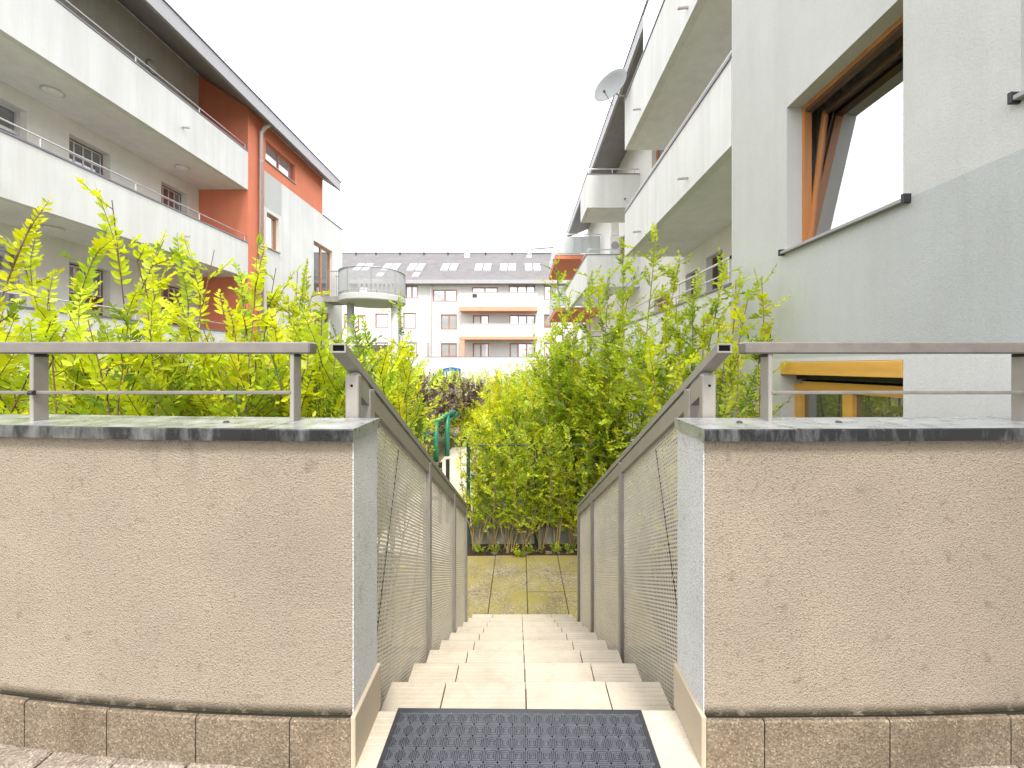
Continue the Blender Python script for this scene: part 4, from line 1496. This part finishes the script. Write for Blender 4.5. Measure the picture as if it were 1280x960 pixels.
    def finish(self, name, loc, label, group=None, width=0.42, wood='bark', detail=True, cat="shrub", parts=("stems", "foliage"), lm='leaf', fold=0.18):
        root = thing(name, loc, label, cat, group)
        self.wood.build(parts[0], wood, root, True, kind="stuff" if False else None)
        P = np.array(self.P); D = np.array(self.D); N = np.array(self.N); L = np.array(self.L)[:, None]; C = np.clip(np.array(self.C), 0.004, 0.95)
        U = np.cross(N, D); U /= np.linalg.norm(U, axis=1)[:, None] + 1e-9
        Nn = np.cross(D, U)
        Wd = L * width * 0.5
        n = len(P)
        droop = -Nn * L * 0.10
        if detail:
            rows = [P, P + D * L * .3 + U * Wd * .88 + Nn * Wd * fold, P + D * L * .65 + U * Wd * .8 + Nn * Wd * fold + droop * .4, P + D * L + droop,
                    P + D * L * .65 - U * Wd * .8 + Nn * Wd * fold + droop * .4, P + D * L * .3 - U * Wd * .88 + Nn * Wd * fold, P + D * L * .3, P + D * L * .65 + droop * .4]
            F = [(0, 6, 1), (6, 7, 2, 1), (7, 3, 2), (0, 5, 6), (5, 4, 7, 6), (4, 3, 7)]
        else:
            rows = [P, P + D * L * .45 + U * Wd + Nn * Wd * fold, P + D * L + droop, P + D * L * .45 - U * Wd + Nn * Wd * fold]
            F = [(0, 2, 1), (0, 3, 2)]
        k = len(rows)
        V = np.stack(rows, 1).reshape(-1, 3) - np.array(loc)[None]
        base = (np.arange(n) * k)
        loops, starts, tot = [], [], []
        for fc in F:
            loops.append(base[:, None] + np.array(fc)[None])
        me = bpy.data.meshes.new(parts[1])
        allf = np.concatenate([l.reshape(-1) for l in loops])
        sizes = np.concatenate([np.full(n, l.shape[1]) for l in loops])
        st_ = np.concatenate([[0], np.cumsum(sizes)[:-1]])
        me.vertices.add(len(V)); me.vertices.foreach_set("co", V.astype(np.float32).reshape(-1))
        me.loops.add(len(allf)); me.loops.foreach_set("vertex_index", allf.astype(np.int32))
        me.polygons.add(len(sizes)); me.polygons.foreach_set("loop_start", st_.astype(np.int32))
        me.update(calc_edges=True)
        ca = me.color_attributes.new("Col", 'FLOAT_COLOR', 'POINT')
        cc = np.concatenate([np.repeat(C, k, axis=0), np.ones((n * k, 1))], 1)
        ca.data.foreach_set("color", cc.astype(np.float32).reshape(-1))
        me.materials.append(M[lm])
        o = bpy.data.objects.new(parts[1], me)
        COL.objects.link(o); o.parent = root; o["kind"] = "stuff"
        return root


GOLD = ([(0.66, 0.70, 0.02), (0.57, 0.64, 0.025), (0.43, 0.55, 0.03), (0.20, 0.31, 0.03)], [0.40, 0.36, 0.17, 0.07])
GOLDG = ([(0.62, 0.70, 0.03), (0.52, 0.63, 0.035), (0.36, 0.50, 0.035), (0.18, 0.29, 0.03)], [0.34, 0.36, 0.21, 0.09])
GREEN = ([(0.54, 0.63, 0.04), (0.39, 0.50, 0.04), (0.23, 0.34, 0.035), (0.10, 0.17, 0.025)], [0.28, 0.34, 0.25, 0.13])
YELLOW = ([(0.71, 0.71, 0.02), (0.62, 0.68, 0.025), (0.46, 0.56, 0.03)], [0.42, 0.4, 0.18])
PURPLE = ([(0.20, 0.13, 0.12), (0.12, 0.075, 0.075), (0.06, 0.04, 0.04), (0.30, 0.22, 0.19)], [0.3, 0.33, 0.15, 0.22])


def at(px, py, Y):
    return ((px - 650) / 500 * Y, Y, CAMZ - (py - 458) / 500 * Y)


# ---- golden shrubs behind the left wall: each a root with several canes reaching known heights
left_shrubs = [
    ((-2.55, 2.05), [(20, 300, 2.0), (48, 258, 1.95), (-60, 330, 2.1), (5, 385, 1.8), (95, 335, 2.05), (70, 395, 1.7)],
     "golden shrub whose leafy canes reach the middle gallery balcony"),
    ((-2.0, 2.05), [(140, 250, 1.95), (125, 300, 1.95), (170, 320, 2.1), (60, 360, 1.8), (110, 400, 1.65), (185, 390, 1.75)],
     "golden shrub with the single tallest upright cane, behind the left wall"),
    ((-1.65, 2.2), [(205, 300, 2.2), (240, 318, 2.25), (268, 312, 2.2), (180, 350, 2.0), (225, 375, 1.9), (160, 405, 1.75)],
     "dense golden shrub before the second gallery door"),
    ((-1.35, 2.2), [(322, 303, 2.2), (300, 345, 2.2), (345, 335, 2.3), (275, 365, 2.0), (310, 395, 1.85), (250, 400, 1.8)],
     "golden shrub leaning across the orange bay and downpipe"),
    ((-1.15, 2.5), [(372, 338, 2.5), (395, 355, 2.6), (360, 372, 2.4), (405, 385, 2.5), (385, 405, 2.2), (345, 405, 2.0)],
     "golden shrub in front of the white end wall"),
]
for i, ((bxp, byp), tips, lab) in enumerate(left_shrubs):
    pl = Plant(20 + i)
    for (tx, ty, tY) in tips:
        tp = np.array(at(tx, ty, tY))
        b0 = (bxp + pl.r.normal(0, 0.35), byp + pl.r.normal(0, 0.15), ZG - 0.05)
        lng = max(0.3, (tp[2] - 0.6))
        st_f = 1 - (lng + 0.35) / (tp[2] - ZG)
        pl.cane(b0, tp, int(5 + lng * 6.0), 0.27, 0.051, GOLD, start=max(0.3, st_f), r0=0.008, bow=0.17, spacing=0.37, spread=1.05)
    for k in range(75):
        a_ = pl.r.uniform(-0.42, 0.42)
        p0 = np.array((bxp + a_, byp + pl.r.uniform(-0.45, 0.5), pl.r.uniform(0.5, 1.06)))
        pl.shoot(p0, (a_ * 0.7 + pl.r.normal(0, .4), pl.r.normal(-0.15, .5), 0.8), pl.r.uniform(0.2, 0.38), 0.052, GOLD if k % 4 else GOLDG, 0.40)
    for k in range(40):
        p0 = np.array((bxp + pl.r.uniform(-0.45, .45), byp + pl.r.uniform(-0.3, 0.7), pl.r.uniform(0.2, 0.9)))
        pl.shoot(p0, (pl.r.normal(0, .6), pl.r.normal(-0.1, .5), 0.6), pl.r.uniform(0.2, 0.38), 0.06, GREEN if k % 3 == 0 else GOLDG, 0.42)
    pl.finish("golden_shrub", (bxp, byp, ZG), lab, "golden shrubs behind the left wall", 0.46, lm='leaf')
# darker filler shrubs further back, closing the hedge
for i, (x, y, top) in enumerate(((-3.3, 3.0, 1.2), (-2.6, 3.1, 1.15), (-1.9, 3.2, 1.15), (-1.35, 3.4, 1.15))):
    pl = Plant(60 + i)
    for k in range(7):
        tp = (x + pl.r.uniform(-.5, .5), y + pl.r.uniform(-.3, .3), top + pl.r.uniform(-0.3, 0.15))
        pl.cane((x + pl.r.normal(0, .1), y, ZG - .05), tp, 12, 0.4, 0.062, GREEN if k % 2 else GOLDG, start=0.45, r0=0.011, spacing=0.5)
    pl.cloud((x, y, 0.55), (0.55, 0.4, 0.75), 150, 0.062, GREEN)
    pl.finish("hedge_shrub", (x, y, ZG), "green shrub filling the hedge behind the golden shrubs", "green shrubs at the back of the left hedge", 0.46, detail=False)

# ---- shrub left of the handrail, in front of the round balcony
pl = Plant(81)
for (tx, ty, tY) in ((440, 398, 3.2), (500, 420, 4.2), (470, 432, 3.8), (498, 372, 4.6), (425, 430, 2.8), (455, 410, 3.5), (520, 480, 4.0), (505, 455, 4.2)):
    pl.cane((-1.35 + pl.r.normal(0, .15), 3.9, ZG - .05), at(tx, ty, tY), 11, 0.36, 0.06, GREEN if tx in (500, 498) else GOLDG, start=0.5, r0=0.012, spacing=0.5)
pl.cloud((-1.3, 3.7, 0.5), (0.5, 0.6, 0.6), 190, 0.06, GOLDG)
pl.cloud((-1.35, 3.4, -0.2), (0.5, 0.6, 0.7), 130, 0.06, GREEN)
pl.finish("loose_shrub", (-1.35, 3.9, ZG), "loose shrub behind the left handrail, below the round balcony", None, 0.45)
pl = Plant(83)
for (tx, ty, tY) in ((520, 478, 6.5), (500, 470, 6.2), (535, 520, 6.6), (480, 480, 6.0)):
    pl.cane((-1.9, 6.4, ZG - .05), at(tx, ty, tY), 12, 0.35, 0.055, GOLD, start=0.4, r0=0.012, spacing=0.5)
pl.cloud((-2.0, 6.5, 0.0), (0.5, 0.45, 0.8), 240, 0.055, GOLD)
pl.finish("path_shrub", (-1.9, 6.4, ZG), "bright golden shrub along the path, left of the green tube frame", None, 0.45, detail=False)

# ---- tall shrubs right of the stair foot
tall = [
    ((0.75, 6.75), [(695, 332, 6.5), (712, 372, 6.6), (690, 420, 6.4), (735, 345, 6.6), (722, 400, 6.3), (670, 440, 6.6)],
     "tall yellow-green shrub reaching the orange balconies", GOLDG),
    ((1.45, 6.4), [(778, 302, 6.1), (760, 345, 6.3), (820, 290, 6.0), (795, 340, 6.2), (748, 375, 6.1), (850, 322, 5.6), (775, 400, 6.0)],
     "tallest shrub, its shoots in front of the middle balcony parapet", GOLDG),
    ((1.75, 5.2), [(868, 352, 5.0), (905, 335, 4.6), (845, 372, 5.1), (880, 395, 4.7), (832, 400, 5.2), (858, 410, 5.0)],
     "shrub before the lower balcony rail of the right-hand house", GOLDG),
    ((1.9, 4.0), [(952, 345, 3.9), (935, 372, 3.9), (920, 350, 4.1), (900, 400, 4.0), (925, 420, 3.8)],
     "yellow shrub with long shoots against the gable corner", YELLOW),
]
for i, ((bxp, byp), tips, lab, pal) in enumerate(tall):
    pl = Plant(100 + i)
    for (tx, ty, tY) in tips:
        tp = at(tx, ty, tY)
        pl.cane((bxp + pl.r.normal(0, 0.12), byp + pl.r.normal(0, 0.12), ZG - 0.05), tp, 42 if i < 3 else 20, 0.52 if i < 2 else 0.42, 0.082, pal,
                start=0.30, r0=0.019, bow=0.08, spacing=0.46, spread=0.85, tipL=0.3)
    for k in range(5):
        tp = (bxp + pl.r.uniform(-.6, .6), byp + pl.r.uniform(-.3, .3), pl.r.uniform(0.2, 1.3))
        pl.cane((bxp + pl.r.normal(0, 0.12), byp, ZG - 0.05), tp, 18, 0.5, 0.08, GOLDG if k % 2 else pal, start=0.3, r0=0.014, spacing=0.5)
    if i < 3:
        pl.cloud((bxp - 0.05, byp, 0.55), (0.75, 0.5, 1.0), 230, 0.08, pal, 0.45)
        pl.cloud((bxp - 0.05, byp, -0.6), (0.6, 0.45, 0.7), 90, 0.08, pal, 0.45)
    pl.finish("tall_shrub", (bxp, byp, ZG), lab, "tall shrubs between the stair and the right-hand house", 0.54, wood='bark_y', detail=False)
# darker bush between rail and gable
pl = Plant(120)
for (tx, ty, tY) in ((925, 440, 2.9), (945, 465, 2.8), (905, 455, 3.0), (940, 500, 2.7), (915, 480, 2.8)):
    pl.cane((1.45, 2.9, ZG - .05), at(tx, ty, tY), 9, 0.3, 0.055, GREEN, start=0.6, r0=0.01, spacing=0.5)
pl.cloud((1.42, 2.9, 0.45), (0.30, 0.35, 0.45), 80, 0.055, GREEN)
pl.finish("gable_bush", (1.45, 2.9, ZG), "green bush between the handrail end and the gable wall", None, 0.45)
pl = Plant(121)
for k in range(16):
    pl.shoot((1.62 + pl.r.normal(0, .02), 2.72, 1.08), (pl.r.normal(0, .5), pl.r.normal(0, .3), 1), 0.17, 0.06, GREEN, 0.3, thick=0.0015)
pl.cane((1.62, 2.75, ZG), (1.62, 2.72, 1.12), 2, 0.1, 0.05, GREEN, start=0.9, r0=0.008, bow=0.02)
pl.finish("tuft_plant", (1.62, 2.75, ZG), "small green tuft showing above the guard rail beside the gable", None, 0.25, cat="plant")

# ---- young hedge plants in the bed at the stair foot
for i, x in enumerate((-0.66, -0.42, -0.18, 0.08, 0.32, 0.56, 0.82, 1.08)):
    pl = Plant(140 + i)
    y = 6.02 + pl.r.uniform(-.06, .06)
    for k in range(6):
        tp = (x + pl.r.uniform(-.3, .3), y + pl.r.uniform(-.22, .3), pl.r.uniform(-0.55, 0.25))
        pl.cane((x + pl.r.normal(0, .035), y + pl.r.normal(0, .03), ZG - .05), tp, 15, 0.34, 0.066, GOLD if k % 3 == 0 else GOLDG, start=0.22, r0=0.010, bow=0.12, spacing=0.5, spread=0.8)
    pl.finish("hedge_plant", (x, y, ZG), "young many-stemmed hedge plant in the bed before the mesh fence", "hedge plants in the bed at the stair foot", 0.52, wood='bark_y', detail=False)
for i, x in enumerate((-0.5, 0.0, 0.5, 1.0, 1.5)):
    pl = Plant(160 + i)
    y = 6.75
    for k in range(5):
        tp = (x + pl.r.uniform(-.35, .35), y + pl.r.uniform(-.25, .25), pl.r.uniform(0.0, 0.75))
        pl.cane((x + pl.r.normal(0, .05), y, ZG - .05), tp, 20, 0.45, 0.082, GOLD if k % 2 else GOLDG, start=0.3, r0=0.012, bow=0.1, spacing=0.5)
    pl.cloud((x, y, -0.7), (0.36, 0.25, 0.75), 80, 0.075, GREEN)
    pl.finish("fence_shrub", (x, y, ZG), "shrub growing behind the mesh fence, yellow at its top", "shrubs behind the mesh fence", 0.54, wood='bark_y', detail=False)

# ---- garden beyond
for i, (x, y, top, rad, pal) in enumerate(((-0.2, 8.6, 0.75, 0.7, YELLOW), (0.55, 9.3, 1.0, 0.9, GOLDG), (1.5, 9.0, 1.1, 0.9, GOLD), (-0.75, 9.6, 0.25, 0.55, YELLOW))):
    pl = Plant(180 + i)
    for k in range(9):
        tp = (x + pl.r.uniform(-rad, rad) * .8, y + pl.r.uniform(-.5, .5), top + pl.r.uniform(-0.6, 0.1))
        pl.cane((x + pl.r.normal(0, .12), y, ZG - .05), tp, 20, 0.5, 0.09, pal, start=0.35, r0=0.012, spacing=0.55)
    pl.cloud((x, y, (top + ZG) / 2 + 0.2), (rad * .85, .6, (top - ZG) / 2 - 0.05), 300, 0.09, pal)
    pl.finish("garden_shrub", (x, y, ZG),
              ["low yellow shrub at the edge of the path", "feathery yellow-green shrub behind the fence", "broad golden shrub below the projecting balconies", "small yellow shrub beside the purple bush"][i],
              "yellow shrubs in the garden", 0.52, wood='bark_y', detail=False)
for i, (x, y, top, rad, pal, lab) in enumerate(((-3.4, 12.9, 0.68, 1.5, PURPLE, "purple-leaved bush behind the green tube frame"),
                                              (-2.2, 14.8, 0.62, 1.3, PURPLE, "second purple-leaved bush, half behind the yellow shrubs"))):
    pl = Plant(200 + i)
    for k in range(6):
        pl.cane((x, y, ZG - .05), (x + pl.r.uniform(-rad, rad) * .6, y + pl.r.uniform(-.6, .6), top - pl.r.uniform(0, .4)), 10, 0.4, 0.09, pal, start=0.4, r0=0.03)
    pl.cloud((x, y, (top + ZG) / 2), (rad, .9, (top - ZG) / 2), 620, 0.095, pal)
    pl.finish("purple_bush", (x, y, ZG), lab, None, 0.6, detail=False, lm='leaf_dark')
far = [(-1.65, 14.3, -0.35, GOLD), (-4.2, 24.0, 0.84, GOLDG), (-6.2, 14.5, 0.9, GOLDG), (-4.8, 16, 0.75, GOLD), (-3.2, 18.5, 0.95, GOLD), (-4.2, 11.5, 0.55, GOLDG), (-4.1, 10.2, 0.1, GOLD), (-0.3, 17, 0.9, GOLDG), (1.2, 15, 1.2, GOLDG), (2.2, 13, 1.3, GOLDG),
       (-7.5, 16.5, 1.3, GREEN), (-2.0, 22, 0.85, GOLD), (0.6, 22, 1.1, GREEN), (-5.2, 22, 1.0, GREEN), (-8.0, 24, 1.2, GOLDG), (-4.6, 8.4, 0.7, GOLDG), (-3.6, 7.0, 0.75, GOLD)]
labs = ["low golden bush closing the end of the pale path", "bush standing in front of the blue canopy", "rounded golden bush near the round balcony columns", "golden bush between the columns and the purple bush", "far golden bush above the purple bush", "mid-green bush left of the path", "low golden bush beside the tube frame",
        "bush in front of the far orange pillar", "bush below the orange balconies", "bush at the foot of the projecting balconies", "dark green bush under the round balcony", "golden bush before the far terrace wall",
        "dark bush before the far terrace wall", "dark bush behind the purple bush", "far bush beyond the round balcony", "bush behind the handrail, left of the path", "golden bush beside the gate posts"]
for i, (x, y, top, pal) in enumerate(far):
    pl = Plant(220 + i)
    rad = 1.1 + 0.02 * y
    LL = 0.075 if y < 12 else 0.10
    for k in range(5):
        pl.cane((x, y, ZG - .05), (x + pl.r.uniform(-rad, rad) * .6, y + pl.r.uniform(-.5, .5), top - pl.r.uniform(0, .5)), 9, 0.45, LL, pal, start=0.4, r0=0.02)
    pl.cloud((x, y, (top + ZG) / 2), (rad, .9, (top - ZG) / 2), 430 if y < 12 else 330, LL, pal)
    pl.finish("garden_bush", (x, y, ZG), labs[i], "bushes in the courtyard garden", 0.5, detail=False)

# seedling at the edge of the paving and a cut twig on the slabs
pl = Plant(300)
for k in range(7):
    pl.shoot((0.0 + pl.r.normal(0, .01), 5.80, ZG), (pl.r.normal(0, .7), pl.r.normal(-.3, .5), 0.9), 0.16, 0.055, GOLDG, 0.5, thick=0.002)
pl.finish("seedling", (0.0, 5.8, ZG), "small leafy seedling at the edge of the paving slabs", None, 0.45, cat="plant")
for i, (x, s_) in enumerate(((-0.35, 1), (0.2, 2), (0.52, 3), (0.75, 4), (-0.6, 5))):
    pl = Plant(310 + s_)
    for k in range(9):
        pl.shoot((x + pl.r.normal(0, .04), 5.93 + pl.r.normal(0, .02), ZG), (pl.r.normal(0, .7), pl.r.normal(0, .6), 0.7), 0.13, 0.045, GREEN, 0.5, thick=0.002)
    pl.finish("bed_weed", (x, 5.93, ZG), "low green weed on the dark soil of the planting bed", "weeds in the planting bed", 0.5, cat="plant", detail=False)
random.seed(9)
for i in range(9):
    x = random.uniform(-0.75, 0.9); s_ = random.uniform(0.02, 0.05)
    pts = [(x + s_ * math.cos(a) * random.uniform(.7, 1.1), 5.90 + s_ * .6 * math.sin(a) * random.uniform(.7, 1.1)) for a in [k * math.pi / 4 for k in range(8)]]
    o = MB().prism(pts, 2, ZG - 0.02, ZG + s_ * 0.5)
    tag(o.build("bed_stone", 'plinth'), "small brown stone lying on the soil of the planting bed", "stone", "stones on the planting bed")
